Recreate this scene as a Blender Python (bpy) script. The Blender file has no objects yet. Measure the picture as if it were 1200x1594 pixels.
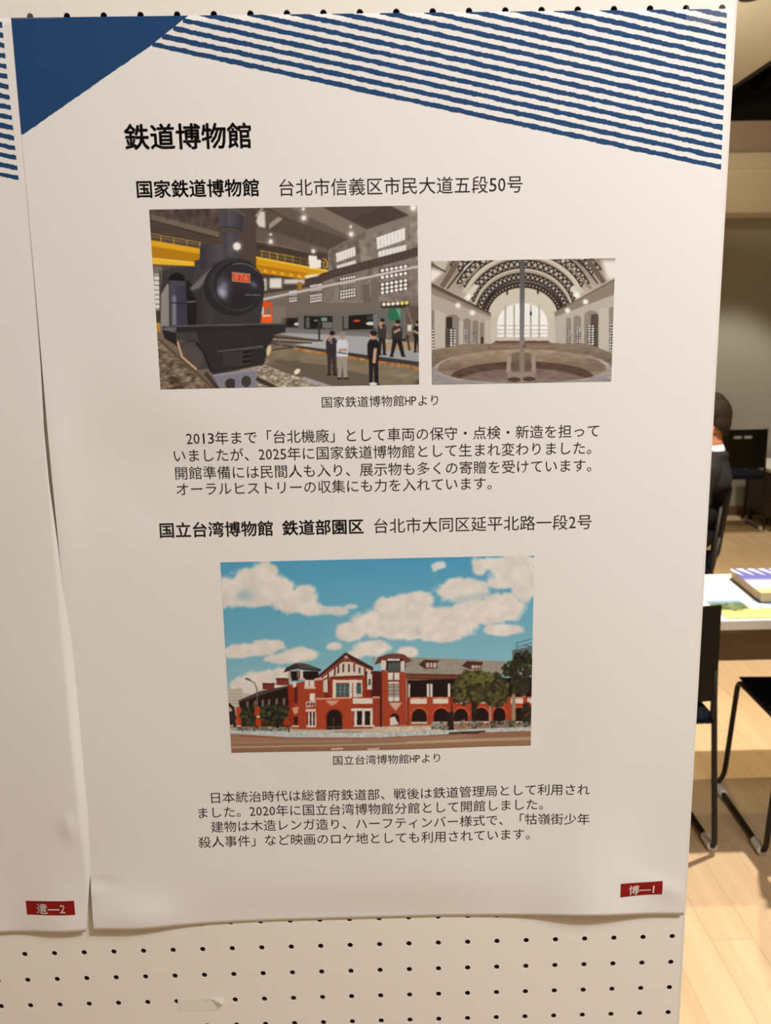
import bpy, bmesh, math, random
import numpy as np
from mathutils import Vector, Matrix

# ---------------------------------------------------------------- camera, world, lights, exposure
sc = bpy.context.scene
COL = sc.collection
CAM = Vector((-0.2976, -0.7963, 1.55))
cam_d = bpy.data.cameras.new('camera')
cam = bpy.data.objects.new('camera', cam_d); COL.objects.link(cam)
ax = Vector((0.9997, -0.0180, -0.0174)); ay = Vector((0.0206, 0.2001, 0.9796)); az = Vector((-0.0142, -0.9796, 0.2004))
az.normalize(); ax = ay.cross(az).normalized(); ay = az.cross(ax).normalized()
cam.matrix_world = Matrix(((ax.x, ay.x, az.x, CAM.x), (ax.y, ay.y, az.y, CAM.y), (ax.z, ay.z, az.z, CAM.z), (0, 0, 0, 1)))
cam_d.sensor_fit = 'VERTICAL'; cam_d.sensor_height = 36.0; cam_d.sensor_width = 36.0 * 1200 / 1594
cam_d.lens = 36.0 * 1377.8 / 1594
cam_d.clip_start = 0.02; cam_d.clip_end = 60
cam_d.dof.use_dof = True; cam_d.dof.focus_distance = 0.84; cam_d.dof.aperture_fstop = 12.0
sc.camera = cam

w = bpy.data.worlds.new('world'); sc.world = w; w.use_nodes = True
w.node_tree.nodes['Background'].inputs[0].default_value = (1.0, 0.9, 0.78, 1); w.node_tree.nodes['Background'].inputs[1].default_value = 0.05
sc.view_settings.view_transform = 'Standard'; sc.view_settings.look = 'None'
sc.view_settings.exposure = 0.0; sc.view_settings.gamma = 1.0; sc.view_settings.use_curve_mapping = False

def lamp(name, kind, loc, target, power, col, size=0.05, spot=60, blend=0.3):
    d = bpy.data.lights.new(name, kind); o = bpy.data.objects.new(name, d); COL.objects.link(o)
    d.energy = power; d.color = col
    if kind == 'AREA': d.shape = 'RECTANGLE'; d.size, d.size_y = size
    else: d.shadow_soft_size = size
    if kind == 'SPOT': d.spot_size = math.radians(spot); d.spot_blend = blend
    o.location = loc
    o.rotation_euler = (Vector(target) - Vector(loc)).to_track_quat('-Z', 'Y').to_euler()
    return o
WARM = (1.0, 0.86, 0.70)
FAR = (1.0, 0.82, 0.50)
lamp('poster_spotlight', 'SPOT', (0.70, -1.20, 2.85), (-0.20, 0.0, 1.40), 86, (1.0, 1.0, 1.0), 0.025, 75, 0.6)
lamp('poster_panel_light', 'AREA', (1.05, -1.15, 2.96), (1.05, -1.15, 0), 44, (1.0, 0.955, 0.91), (0.9, 0.7))
lamp('hall_fill_light', 'AREA', (-0.2, -2.0, 2.96), (-0.2, -2.0, 0), 11.0, (1.0, 0.84, 0.68), (2.4, 1.6))  # unseen soft area light added as ambient fill
lamp('table_spotlight', 'SPOT', (1.25, 1.95, 2.94), (1.2, 1.9, 0), 390, (1.0, 0.92, 0.86), 0.03, 95, 0.5)
lamp('aisle_spotlight', 'SPOT', (1.6, 2.75, 2.94), (1.5, 2.5, 0), 150, FAR, 0.03, 95, 0.5)
lamp('wall_spotlight', 'SPOT', (2.55, 5.45, 2.94), (2.55, 5.75, 0), 145, (1.0, 0.93, 0.80), 0.05, 62, 0.35)
lamp('far_fill_spot', 'SPOT', (0.9, 4.2, 2.94), (0.9, 4.2, 0), 90, FAR, 0.08, 100, 0.5)  # added fill for the far floor, cone kept off the upper wall
lamp('fascia_fill_spot', 'SPOT', (0.9, 4.5, 2.75), (2.5, 6.0, 2.88), 55, (1.0, 0.86, 0.62), 0.06, 40, 0.8)  # no fixture here: hidden spot added to brighten the bulkhead
lamp('ceiling_fill_spot', 'SPOT', (0.8, 3.6, 2.2), (1.6, 3.9, 3.0), 25, (1.0, 0.90, 0.66), 0.06, 110, 0.6)  # unseen spot aimed upward, added to brighten the ceiling

# ---------------------------------------------------------------- helpers
def tag(o, label=None, cat=None, group=None, kind=None):
    if label: o['label'] = label
    if cat: o['category'] = cat
    if group: o['group'] = group
    if kind: o['kind'] = kind
    return o
def empty(name, loc, rz=0.0, label=None, cat=None, group=None):
    o = bpy.data.objects.new(name, None); COL.objects.link(o)
    o.location = loc; o.rotation_euler = (0, 0, rz); o.empty_display_size = 0.1
    return tag(o, label, cat, group)
def link(name, me, mat, parent=None, smooth=False):
    o = bpy.data.objects.new(name, me); COL.objects.link(o)
    if mat: me.materials.append(mat)
    if parent: o.parent = parent
    if smooth: me.polygons.foreach_set('use_smooth', [True] * len(me.polygons))
    return o
def mesh(name, verts, faces, mat, parent=None, smooth=False):
    me = bpy.data.meshes.new(name); me.from_pydata([tuple(map(float, v)) for v in verts], [], faces); me.update()
    return link(name, me, mat, parent, smooth)
def bm_obj(name, bm, mat, parent=None, smooth=False):
    me = bpy.data.meshes.new(name); bm.to_mesh(me); bm.free()
    return link(name, me, mat, parent, smooth)
def box(bm, lo, hi, bevel=0.0, seg=2, M=None):
    r = bmesh.ops.create_cube(bm, size=1.0); vs = r['verts']
    c = [(a + b) / 2 for a, b in zip(lo, hi)]; d = [b - a for a, b in zip(lo, hi)]
    for v in vs: v.co = Vector((c[0] + v.co.x * d[0], c[1] + v.co.y * d[1], c[2] + v.co.z * d[2]))
    if bevel > 0:
        es = list({e for v in vs for e in v.link_edges})
        rr = bmesh.ops.bevel(bm, geom=es, offset=bevel, segments=seg, affect='EDGES', profile=0.5)
        vs = list({v for f in rr['faces'] for v in f.verts} | {v for v in vs if v.is_valid})
    if M is not None:
        for v in vs: v.co = M @ v.co
def fillet(pts, r, n=5):
    pts = [Vector(p) for p in pts]; out = [pts[0]]
    for i in range(1, len(pts) - 1):
        a, b, c = pts[i - 1], pts[i], pts[i + 1]
        d1 = (a - b); d2 = (c - b); k = min(r, d1.length * .45, d2.length * .45)
        p, q = b + d1.normalized() * k, b + d2.normalized() * k
        for j in range(n + 1):
            t = j / n; out.append((1 - t) ** 2 * p + 2 * t * (1 - t) * b + t * t * q)
    out.append(pts[-1]); return out
def tube(bm, pts, r, n=10):
    pts = [Vector(p) for p in pts]; rings = []; up = None
    for i, p in enumerate(pts):
        t = (pts[min(i + 1, len(pts) - 1)] - pts[max(i - 1, 0)]).normalized()
        if up is None:
            up = Vector((0, 0, 1)) if abs(t.z) < .9 else Vector((1, 0, 0))
        s = t.cross(up).normalized(); up = s.cross(t).normalized()
        rings.append([bm.verts.new(p + (s * math.cos(6.2832 * k / n) + up * math.sin(6.2832 * k / n)) * r) for k in range(n)])
    for a, b in zip(rings, rings[1:]):
        for k in range(n): bm.faces.new((a[k], a[(k + 1) % n], b[(k + 1) % n], b[k]))
    bm.faces.new(rings[0][::-1]); bm.faces.new(rings[-1])

def mat(name, col, rough=0.6, spec=0.4, metal=0.0, bump=None, var=0.0, scale=40.0):
    m = bpy.data.materials.new(name); m.use_nodes = True
    nt = m.node_tree; b = nt.nodes['Principled BSDF']
    b.inputs['Base Color'].default_value = (*col, 1); b.inputs['Roughness'].default_value = rough
    b.inputs['Metallic'].default_value = metal; b.inputs['Specular IOR Level'].default_value = spec
    if var > 0 or bump:
        tc = nt.nodes.new('ShaderNodeTexCoord'); nz = nt.nodes.new('ShaderNodeTexNoise')
        nz.inputs['Scale'].default_value = scale; nz.inputs['Detail'].default_value = 4
        nt.links.new(tc.outputs['Object'], nz.inputs['Vector'])
        if var > 0:
            mx = nt.nodes.new('ShaderNodeMix'); mx.data_type = 'RGBA'
            mx.inputs[6].default_value = (*[c * (1 - var) for c in col], 1); mx.inputs[7].default_value = (*[min(c * (1 + var), 1) for c in col], 1)
            nt.links.new(nz.outputs['Fac'], mx.inputs[0]); nt.links.new(mx.outputs[2], b.inputs['Base Color'])
        if bump:
            bp = nt.nodes.new('ShaderNodeBump'); bp.inputs['Strength'].default_value = bump; bp.inputs['Distance'].default_value = 0.002
            nt.links.new(nz.outputs['Fac'], bp.inputs['Height']); nt.links.new(bp.outputs['Normal'], b.inputs['Normal'])
    return m
def attr_mat(name, rough=0.5):
    m = mat(name, (.5, .5, .5), rough, 0.15); nt = m.node_tree
    a = nt.nodes.new('ShaderNodeAttribute'); a.attribute_name = 'print'
    nt.links.new(a.outputs['Color'], nt.nodes['Principled BSDF'].inputs['Base Color'])
    return m
def film_mat(name, col, alpha):
    m = mat(name, col, 0.35, 0.5, var=.03); m.node_tree.nodes['Principled BSDF'].inputs['Alpha'].default_value = alpha
    return m
def wood_floor(name, c0, c1, c2):
    m = mat(name, c0, 0.42, 0.35); nt = m.node_tree; N = nt.nodes; L = nt.links; b = N['Principled BSDF']
    tc = N.new('ShaderNodeTexCoord'); mp = N.new('ShaderNodeMapping'); mp.inputs['Rotation'].default_value = (0, 0, math.radians(90))
    L.new(tc.outputs['Object'], mp.inputs['Vector'])
    br = N.new('ShaderNodeTexBrick'); br.offset = 0.37; br.inputs['Scale'].default_value = 1.0
    br.inputs['Brick Width'].default_value = 1.2; br.inputs['Row Height'].default_value = 0.110; br.inputs['Mortar Size'].default_value = 0.0010; br.inputs['Mortar Smooth'].default_value = 0.3
    br.inputs['Color1'].default_value = (0, 0, 0, 1); br.inputs['Color2'].default_value = (1, 1, 1, 1); br.inputs['Mortar'].default_value = (.5, .5, .5, 1)
    L.new(mp.outputs['Vector'], br.inputs['Vector'])
    nz = N.new('ShaderNodeTexNoise'); nz.inputs['Scale'].default_value = 1.0; nz.inputs['Detail'].default_value = 6
    m2 = N.new('ShaderNodeMapping'); m2.inputs['Scale'].default_value = (30, 1.4, 1); L.new(tc.outputs['Object'], m2.inputs['Vector']); L.new(m2.outputs['Vector'], nz.inputs['Vector'])
    mx = N.new('ShaderNodeMix'); mx.data_type = 'RGBA'; mx.inputs[6].default_value = (*c0, 1); mx.inputs[7].default_value = (*c1, 1); L.new(br.outputs['Color'], mx.inputs[0])
    rp = N.new('ShaderNodeMapRange'); rp.inputs[1].default_value = .35; rp.inputs[2].default_value = .75; L.new(nz.outputs['Fac'], rp.inputs[0])
    mx2 = N.new('ShaderNodeMix'); mx2.data_type = 'RGBA'; mx2.blend_type = 'MIX'; mx2.inputs[7].default_value = (*c2, 1)
    ml = N.new('ShaderNodeMath'); ml.operation = 'MULTIPLY'; ml.inputs[1].default_value = .60; L.new(rp.outputs[0], ml.inputs[0]); L.new(ml.outputs[0], mx2.inputs[0]); L.new(mx.outputs[2], mx2.inputs[6])
    mx3 = N.new('ShaderNodeMix'); mx3.data_type = 'RGBA'; mx3.inputs[7].default_value = (*[c * .62 for c in c0], 1); L.new(br.outputs['Fac'], mx3.inputs[0]); L.new(mx2.outputs[2], mx3.inputs[6])
    L.new(mx3.outputs[2], b.inputs['Base Color'])
    return m
# ---------------------------------------------------------------- printed pictures (painted as vertex colours of a fine grid)
def s2l(c):
    c = np.asarray(c, float) / 255.0
    return np.where(c <= 0.04045, c / 12.92, ((c + 0.055) / 1.055) ** 2.4)

class Pic:
    """A small raster painter; coordinates are those of magnified crops of the print."""
    def __init__(self, quad, w, h, base, seed=1):
        self.w, self.h = w * 2, h * 2
        self.c = np.empty((self.h, self.w, 3)); self.c[:] = base
        self.rs = np.random.RandomState(seed)
        dst = [(0, 0), (self.w, 0), (self.w, self.h), (0, self.h)]
        A = []; b = []
        for (x, y), (u, v) in zip(quad, dst):
            A.append([x, y, 1, 0, 0, 0, -u * x, -u * y]); b.append(u)
            A.append([0, 0, 0, x, y, 1, -v * x, -v * y]); b.append(v)
        self.H = np.append(np.linalg.solve(np.array(A, float), np.array(b, float)), 1).reshape(3, 3)
        self.crop(0, 0, 1)
    def crop(self, x0, y0, s):
        self.x0, self.y0, self.s = x0, y0, s
    def T(self, pts):
        p = np.asarray(pts, float)
        x = self.x0 + p[:, 0] / self.s; y = self.y0 + p[:, 1] / self.s
        q = self.H @ np.stack([x, y, np.ones_like(x)])
        return np.stack([q[0] / q[2], q[1] / q[2]], 1)
    def k(self):                                   # canvas pixels per crop unit
        a = self.T([(400, 400), (500, 400)]); return abs(a[1, 0] - a[0, 0]) / 100
    def mask(self, q, soft=0):
        pad = int(3 * soft) + 2
        x0 = max(int(q[:, 0].min()) - pad, 0); x1 = min(int(q[:, 0].max()) + pad + 2, self.w)
        y0 = max(int(q[:, 1].min()) - pad, 0); y1 = min(int(q[:, 1].max()) + pad + 2, self.h)
        if x1 <= x0 or y1 <= y0: return None
        X = np.arange(x0, x1)[None, :] + .5; Y = np.arange(y0, y1)[:, None] + .5
        m = np.zeros((y1 - y0, x1 - x0), bool)
        n = len(q)
        for i in range(n):
            ax, ay = q[i]; bx, by = q[(i + 1) % n]
            if ay == by: continue
            cr = (ay > Y) != (by > Y)
            m ^= cr & (X < (bx - ax) * (Y - ay) / (by - ay) + ax)
        m = m.astype(float)
        if soft > 0: m = blur(m, soft)
        return (slice(y0, y1), slice(x0, x1)), m
    def put(self, r, col, a=1.0):
        if r is None: return
        sl, m = r
        m = (m * a)[..., None]
        self.c[sl] = self.c[sl] * (1 - m) + np.asarray(col, float) * m
    def poly(self, pts, col, a=1.0, soft=0):
        self.put(self.mask(self.T(pts), soft * self.k()), col, a)
    def rect(self, x0, y0, x1, y1, col, a=1.0, soft=0):
        self.poly([(x0, y0), (x1, y0), (x1, y1), (x0, y1)], col, a, soft)
    def grad(self, pts, c0, c1, p0, p1, a=1.0, soft=0):
        r = self.mask(self.T(pts), soft * self.k())
        if r is None: return
        q = self.T([p0, p1]); d = q[1] - q[0]
        ys = np.arange(r[0][0].start, r[0][0].stop)[:, None]; xs = np.arange(r[0][1].start, r[0][1].stop)[None, :]
        t = np.clip(((xs - q[0, 0]) * d[0] + (ys - q[0, 1]) * d[1]) / (d @ d), 0, 1)[..., None]
        self.put(r, np.asarray(c0, float) * (1 - t) + np.asarray(c1, float) * t, a)
    def ell(self, cx, cy, rx, ry, col, a=1.0, soft=0, rot=0, n=28, a0=0, a1=360):
        t = np.radians(np.linspace(a0, a1, n, endpoint=(a1 - a0) < 360))
        x = rx * np.cos(t); y = ry * np.sin(t); r = np.radians(rot)
        self.poly(np.stack([cx + x * np.cos(r) - y * np.sin(r), cy + x * np.sin(r) + y * np.cos(r)], 1), col, a, soft)
    def line(self, pts, wd, col, a=1.0, soft=0):
        p = np.asarray(pts, float)
        for i in range(len(p) - 1):
            d = p[i + 1] - p[i]; L = np.hypot(*d)
            if L == 0: continue
            n = np.array([-d[1], d[0]]) / L * wd / 2; e = d / L * wd * .2
            self.poly([p[i] + n - e, p[i + 1] + n + e, p[i + 1] - n + e, p[i] - n - e], col, a, soft)
    def arc(self, cx, cy, rx, ry, a0, a1, wd, col, a=1.0, n=24, soft=0):
        t = np.radians(np.linspace(a0, a1, n))
        o = np.stack([cx + (rx + wd / 2) * np.cos(t), cy + (ry + wd / 2) * np.sin(t)], 1)
        i = np.stack([cx + (rx - wd / 2) * np.cos(t), cy + (ry - wd / 2) * np.sin(t)], 1)
        self.poly(np.concatenate([o, i[::-1]]), col, a, soft)
    def grain(self, pts, amp, size=2.0, sx=1.0, sy=1.0, soft=0):
        r = self.mask(self.T(pts), soft * self.k())
        if r is None: return
        sl, m = r
        nz = blur2(self.rs.randn(*m.shape), size * sx, size * sy)
        nz /= nz.std() + 1e-9
        self.c[sl] = np.clip(self.c[sl] + (nz * m * amp)[..., None] * np.array([1, .95, .88]), 0, 255)
    def cloud(self, blobs, col, soft=10, a=1.0, rough=.35):
        """union of ellipses with a noise-eaten border"""
        m = np.zeros((self.h, self.w)); k = self.k()
        for (cx, cy, rx, ry) in blobs:
            c = self.T([(cx, cy)])[0]
            X = (np.arange(self.w)[None, :] - c[0]) / (rx * k); Y = (np.arange(self.h)[:, None] - c[1]) / (ry * k)
            m = np.maximum(m, 1.25 - np.sqrt(X * X + Y * Y))
        nz = blur(self.rs.randn(self.h, self.w), 9); nz /= nz.std()
        n2 = blur(self.rs.randn(self.h, self.w), 3.5); n2 /= n2.std()
        m = np.where(m > .02, np.clip((m - .25 + rough * (.20 * nz + .13 * n2)) * 4.5 + .3, 0, 1), 0)
        m = blur(m, soft * k * .25)
        sh = 1 - .02 * np.clip(nz, -1.5, 1.5)
        self.c = self.c * (1 - m[..., None] * a) + (np.asarray(col, float) * sh[..., None]) * m[..., None] * a
    def leaves(self, cx, cy, rx, ry, cols, n, size):
        for i in range(n):
            t = self.rs.uniform(0, 6.283); q = np.sqrt(self.rs.uniform(0, 1))
            c = cols[self.rs.randint(len(cols))]
            z = size * self.rs.uniform(.5, 1.4)
            self.ell(cx + rx * q * np.cos(t), cy + ry * q * np.sin(t), z, z * .7, c, .8, 0, self.rs.uniform(0, 180), 8)
    def done(self, paper, soft=.9, gam=1.0):
        c = np.stack([blur(self.c[..., i], soft) for i in range(3)], 2)
        c = c.reshape(self.h // 2, 2, self.w // 2, 2, 3).mean((1, 3))
        lin = s2l(255 * (np.clip(c, 0, 255) / 255) ** gam) / s2l(paper) * .80
        return np.clip(lin, .004, .92)

def blur1(a, s, ax):
    n = max(int(3 * s), 1)
    g = np.exp(-.5 * (np.arange(-n, n + 1) / s) ** 2); g /= g.sum()
    pad = [(0, 0), (0, 0)]; pad[ax] = (n, n)
    b = np.pad(a, pad, mode='edge'); out = np.zeros_like(a); L = a.shape[ax]
    for i, w in enumerate(g):
        out += w * (b[i:i + L] if ax == 0 else b[:, i:i + L])
    return out
def blur2(a, sx, sy): return blur1(blur1(a, max(sy, .3), 0), max(sx, .3), 1)
def blur(a, s): return blur2(a, s, s)

def paint_engine_hall():
    p = Pic([(233.6, 325.4), (649.8, 321.7), (652, 599), (251.2, 604.8)], 432, 289, (112, 100, 88), 3)
    A = lambda: p.crop(220, 310, 2.7273)
    B = lambda: p.crop(230, 318, 5.4605)
    C = lambda: p.crop(400, 318, 4.6875)
    D = lambda: p.crop(400, 460, 4.6875)
    # roof, beams and the far wall
    A()
    p.grad([(0, 0), (1200, 0), (1200, 300), (0, 480)], (86, 73, 64), (74, 61, 52), (100, 40), (700, 300))
    p.poly([(40, 100), (300, 160), (330, 190), (40, 150)], (78, 64, 54))
    p.line([(38, 72), (330, 150)], 22, (112, 97, 82)); p.line([(38, 88), (330, 166)], 6, (62, 50, 42))
    p.grain([(40, 42), (340, 42), (340, 130), (40, 80)], 9, 4, 1, 2)
    C()
    p.poly([(0, 40), (60, 30), (180, 90), (250, 160), (520, 300), (520, 340), (100, 230), (0, 190)], (92, 77, 66))
    p.poly([(180, 100), (720, 270), (560, 340), (90, 190)], (84, 70, 60))
    for i in range(7): p.line([(190 + 60 * i, 130 + 22 * i), (140 + 62 * i, 200 + 22 * i)], 5, (66, 53, 45), .7)
    p.poly([(470, 20), (1000, 10), (1110, 90), (800, 190), (700, 165)], (80, 66, 57))
    for i in range(9): p.line([(960 + 16 * i, 22 + 9 * i), (700 + 20 * i, 120 + 7 * i)], 6, (60, 48, 41), .7)
    p.poly([(90, 30), (470, 22), (800, 190), (800, 260), (720, 275), (420, 160), (250, 110)], (122, 108, 95))
    p.poly([(90, 30), (240, 28), (720, 258), (715, 278), (400, 170), (240, 110)], (98, 84, 73))
    p.poly([(980, 22), (1175, 18), (1175, 115), (1110, 90)], (134, 120, 108))
    p.poly([(0, 180), (110, 205), (520, 330), (510, 360), (380, 340), (110, 300), (0, 270)], (100, 85, 74))
    p.line([(0, 268), (380, 352)], 10, (120, 104, 88)); p.poly([(0, 285), (380, 362), (380, 385), (0, 330)], (66, 54, 46))
    p.poly([(0, 130), (20, 60), (62, 55), (68, 175), (20, 165)], (205, 196, 182), 1, 4)
    p.poly([(95, 145), (160, 95), (195, 110), (95, 185)], (150, 136, 120)); p.line([(0, 90), (45, 35)], 16, (160, 146, 130))
    # right wall
    p.poly([(520, 340), (800, 190), (1110, 90), (1175, 110), (1175, 720), (400, 720), (520, 500)], (126, 113, 101))
    p.poly([(520, 345), (790, 200), (800, 420), (560, 500)], (110, 97, 86))
    p.poly([(740, 270), (800, 250), (805, 420), (760, 430)], (138, 124, 108)); p.poly([(1110, 150), (1175, 120), (1175, 320), (1115, 350)], (138, 125, 112))
    p.grain([(520, 340), (1175, 110), (1175, 720), (400, 720)], 8, 5)
    p.poly([(1130, 20), (1175, 18), (1175, 62), (1130, 62)], (190, 180, 165), .5, 14)
    for (x0, y0, x1, y1, h, n) in [(578, 362, 718, 314, 66, 7), (584, 450, 722, 412, 38, 7), (872, 250, 1078, 180, 86, 8), (884, 350, 1086, 302, 44, 8)]:
        p.poly([(x0, y0), (x1, y1), (x1 + 2, y1 + h), (x0 + 4, y0 + h)], (222, 214, 204), 1, 2)
        for i in range(1, n):
            t = i / n; p.line([(x0 + (x1 - x0) * t, y0 + (y1 - y0) * t), (x0 + (x1 - x0) * t + 3, y0 + (y1 - y0) * t + h)], 3, (160, 148, 136), .8)
        for j in range(1, 4): p.line([(x0, y0 + h * j / 4), (x1, y1 + h * j / 4)], 2, (170, 158, 146), .6)
    # rail girder along the wall
    p.poly([(380, 560), (520, 490), (1175, 320), (1175, 385), (560, 540), (400, 600)], (74, 62, 54))
    for i in range(22): p.line([(540 + 29 * i, 497 - 7.4 * i), (545 + 29 * i, 530 - 7.4 * i)], 4, (104, 90, 78), .7)
    for (x0, w, ys, n, sl) in [(388, 90, (600, 632, 672, 694, 712), 6, -14), (606, 116, (550, 585, 640, 662, 684), 6, -20), (898, 200, (488, 538, 590, 620, 648), 6, -34), (236, 60, (640, 662, 690, 708), 5, -8)]:
        for y in ys:
            p.poly([(x0 - 4, y - 14), (x0 + w + 4, y + sl - 14), (x0 + w + 4, y + sl + 16), (x0 - 4, y + 16)], (84, 72, 62))
            for i in range(n):
                t = i / n; cx = x0 + w * (t + .5 / n)
                p.ell(cx, y + sl * t, w / n * .40, 12 if w > 150 else 10, (226, 220, 210), 1, 0, -15, 10)
    p.poly([(770, 590), (820, 580), (830, 720), (775, 720)], (104, 92, 82)); p.poly([(830, 560), (890, 550), (890, 720), (835, 720)], (112, 99, 88))
    p.rect(95, 540, 185, 612, (214, 206, 194), 1, 5); p.rect(200, 548, 350, 582, (200, 190, 178), 1, 5); p.rect(50, 540, 76, 630, (190, 176, 160), 1, 4)
    p.line([(30, 700), (1180, 462)], 18, (188, 178, 168)); p.line([(30, 706), (1180, 470)], 3, (110, 98, 88)); p.line([(30, 690), (1180, 456)], 3, (216, 208, 198))
    # yellow travelling crane
    p.poly([(0, 395), (520, 492), (370, 545), (0, 480)], (206, 148, 28)); p.poly([(0, 440), (380, 500), (360, 550), (0, 500)], (188, 128, 20))
    p.line([(0, 388), (520, 490)], 12, (238, 190, 50)); p.line([(0, 450), (380, 520)], 4, (150, 98, 14))
    for i in range(5): p.poly([(60 + 62 * i, 470 + 10 * i), (90 + 62 * i, 500 + 10 * i), (50 + 62 * i, 494 + 10 * i)], (226, 180, 60), .8)
    p.rect(298, 570, 332, 626, (150, 108, 40)); p.line([(30, 340), (500, 430)], 5, (196, 152, 54)); p.line([(30, 366), (500, 455)], 4, (176, 132, 44))
    for i in range(9): p.line([(40 + 56 * i, 335 + 11 * i), (42 + 56 * i, 395 + 11 * i)], 5, (190, 146, 50))
    p.rect(280, 375, 375, 430, (70, 56, 44), .5); p.poly([(378, 376), (440, 382), (440, 405), (470, 410), (468, 468), (388, 470)], (236, 228, 212)); p.arc(480, 440, 36, 40, -90, 60, 8, (206, 156, 40))
    p.poly([(350, 520), (470, 508), (440, 528), (360, 542)], (228, 216, 196), .9, 3)
    for (x, y, r) in [(346, 104, 22), (689, 224, 20), (105, 274, 18), (414, 346, 16), (1138, 36, 24), (342, 40, 12), (686, 170, 10), (105, 222, 9)]:
        p.ell(x, y, r * 1.7, r * 1.7, (170, 156, 140), .55, r * .5); p.ell(x, y, r * .8, r * .8, (246, 240, 230), 1, r * .25)
    # crane, left part (behind the engine)
    B()
    p.rect(20, 520, 130, 1100, (120, 108, 96)); p.rect(60, 590, 112, 890, (214, 206, 196), 1, 4)
    for i in range(8): p.line([(55, 600 + 40 * i), (120, 606 + 40 * i)], 6, (70, 60, 54))
    p.line([(112, 560), (116, 1010)], 14, (72, 62, 56)); p.rect(80, 900, 110, 1000, (70, 58, 50)); p.rect(78, 1000, 112, 1085, (186, 134, 40))
    p.line([(36, 245), (460, 325)], 5, (190, 150, 70)); p.line([(36, 268), (460, 346)], 4, (176, 136, 60))
    for i in range(4): p.line([(120 + 110 * i, 262 + 20 * i), (122 + 110 * i, 325 + 20 * i)], 7, (186, 142, 56))
    p.poly([(36, 300), (460, 375), (460, 420), (40, 352)], (214, 158, 32)); p.poly([(40, 352), (460, 420), (460, 500), (45, 455)], (176, 122, 22))
    p.poly([(45, 452), (420, 490), (420, 524), (48, 505)], (228, 178, 44)); p.line([(50, 455), (420, 494)], 8, (244, 208, 96)); p.line([(50, 515), (300, 528)], 10, (90, 74, 60))
    # floor
    A()
    p.poly([(60, 560), (1200, 560), (1200, 845), (60, 845)], (112, 98, 82))
    p.poly([(70, 590), (330, 840), (60, 845)], (116, 98, 80)); p.grain([(70, 590), (340, 845), (60, 845)], 20, 3, 1.6, .8)
    p.poly([(480, 700), (800, 800), (430, 810), (420, 720)], (142, 128, 110)); p.grain([(480, 700), (810, 800), (430, 810)], 24, 2.2, 1.6, .8)
    D()
    p.poly([(100, 380), (300, 360), (820, 450), (1180, 520), (1180, 660), (540, 660), (60, 490)], (126, 110, 88))
    p.poly([(40, 480), (300, 470), (540, 640), (560, 660), (540, 660), (240, 570)], (104, 90, 74)); p.grain([(100, 380), (1180, 520), (1180, 660), (60, 490)], 6, 5, 3, 1)
    p.poly([(110, 460), (460, 500), (860, 590), (880, 660), (540, 660)], (100, 88, 74))
    p.line([(280, 390), (520, 425), (1180, 535)], 16, (170, 112, 58)); p.grain([(280, 380), (1180, 520), (1180, 550), (280, 400)], 10, 3)
    p.poly([(270, 362), (520, 395), (900, 450), (1180, 480), (1180, 515), (880, 475), (300, 378)], (62, 54, 50))
    p.poly([(130, 275), (540, 265), (1180, 355), (1180, 486), (900, 448), (270, 358), (490, 330)], (160, 156, 152))
    p.grad([(270, 358), (490, 330), (1180, 400), (1180, 486), (900, 448)], (170, 166, 162), (150, 146, 144), (300, 350), (1180, 430))
    p.line([(110, 298), (480, 330)], 10, (62, 50, 44)); p.line([(105, 330), (400, 345)], 8, (56, 44, 40)); p.line([(100, 345), (270, 375), (110, 395)], 8, (60, 48, 42)); p.line([(110, 318), (420, 338)], 8, (150, 140, 130))
    p.line([(155, 320), (165, 350), (205, 378)], 10, (120, 92, 84))
    # dark exhibition wall
    p.poly([(180, 140), (960, 105), (1080, 100), (1080, 320), (960, 305), (190, 268)], (104, 98, 92)); p.poly([(190, 240), (960, 280), (960, 308), (190, 270)], (118, 112, 106))
    p.rect(180, 162, 302, 232, (52, 46, 42)); p.rect(345, 150, 552, 244, (40, 36, 32)); p.poly([(625, 152), (870, 136), (870, 248), (625, 252)], (30, 24, 22))
    p.rect(360, 160, 384, 236, (92, 92, 78)); p.rect(470, 162, 512, 188, (120, 140, 126)); p.rect(478, 195, 550, 238, (110, 106, 98)); p.rect(632, 150, 668, 244, (100, 98, 88)); p.rect(225, 170, 290, 225, (30, 26, 24)); p.ell(290, 208, 18, 12, (190, 182, 174))
    p.rect(395, 165, 440, 238, (26, 22, 20)); p.ell(430, 182, 16, 6, (150, 146, 138), .8); p.ell(728, 186, 26, 9, (190, 70, 44)); p.ell(828, 206, 34, 13, (196, 190, 184)); p.rect(800, 150, 866, 180, (64, 60, 58)); p.poly([(845, 140), (880, 136), (880, 250), (848, 240)], (116, 110, 104))
    p.rect(448, 190, 462, 322, (58, 50, 46)); p.poly([(955, 100), (1048, 96), (1048, 190), (958, 185)], (46, 104, 74)); p.poly([(1010, 96), (1046, 96), (1046, 180)], (92, 150, 120))
    p.rect(905, 50, 1110, 96, (60, 50, 44))
    for i in range(6): p.ell(925 + 33 * i, 68 - 2 * i, 14, 13, (226, 214, 190) if i < 4 else (214, 204, 90))
    p.rect(1085, 80, 1180, 260, (92, 78, 68)); p.line([(1090, 90), (1140, 240)], 16, (120, 104, 90)); p.rect(1095, 215, 1125, 262, (210, 204, 196), 1, 4)
    p.rect(935, 340, 1180, 400, (168, 134, 92), .8, 4)
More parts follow.
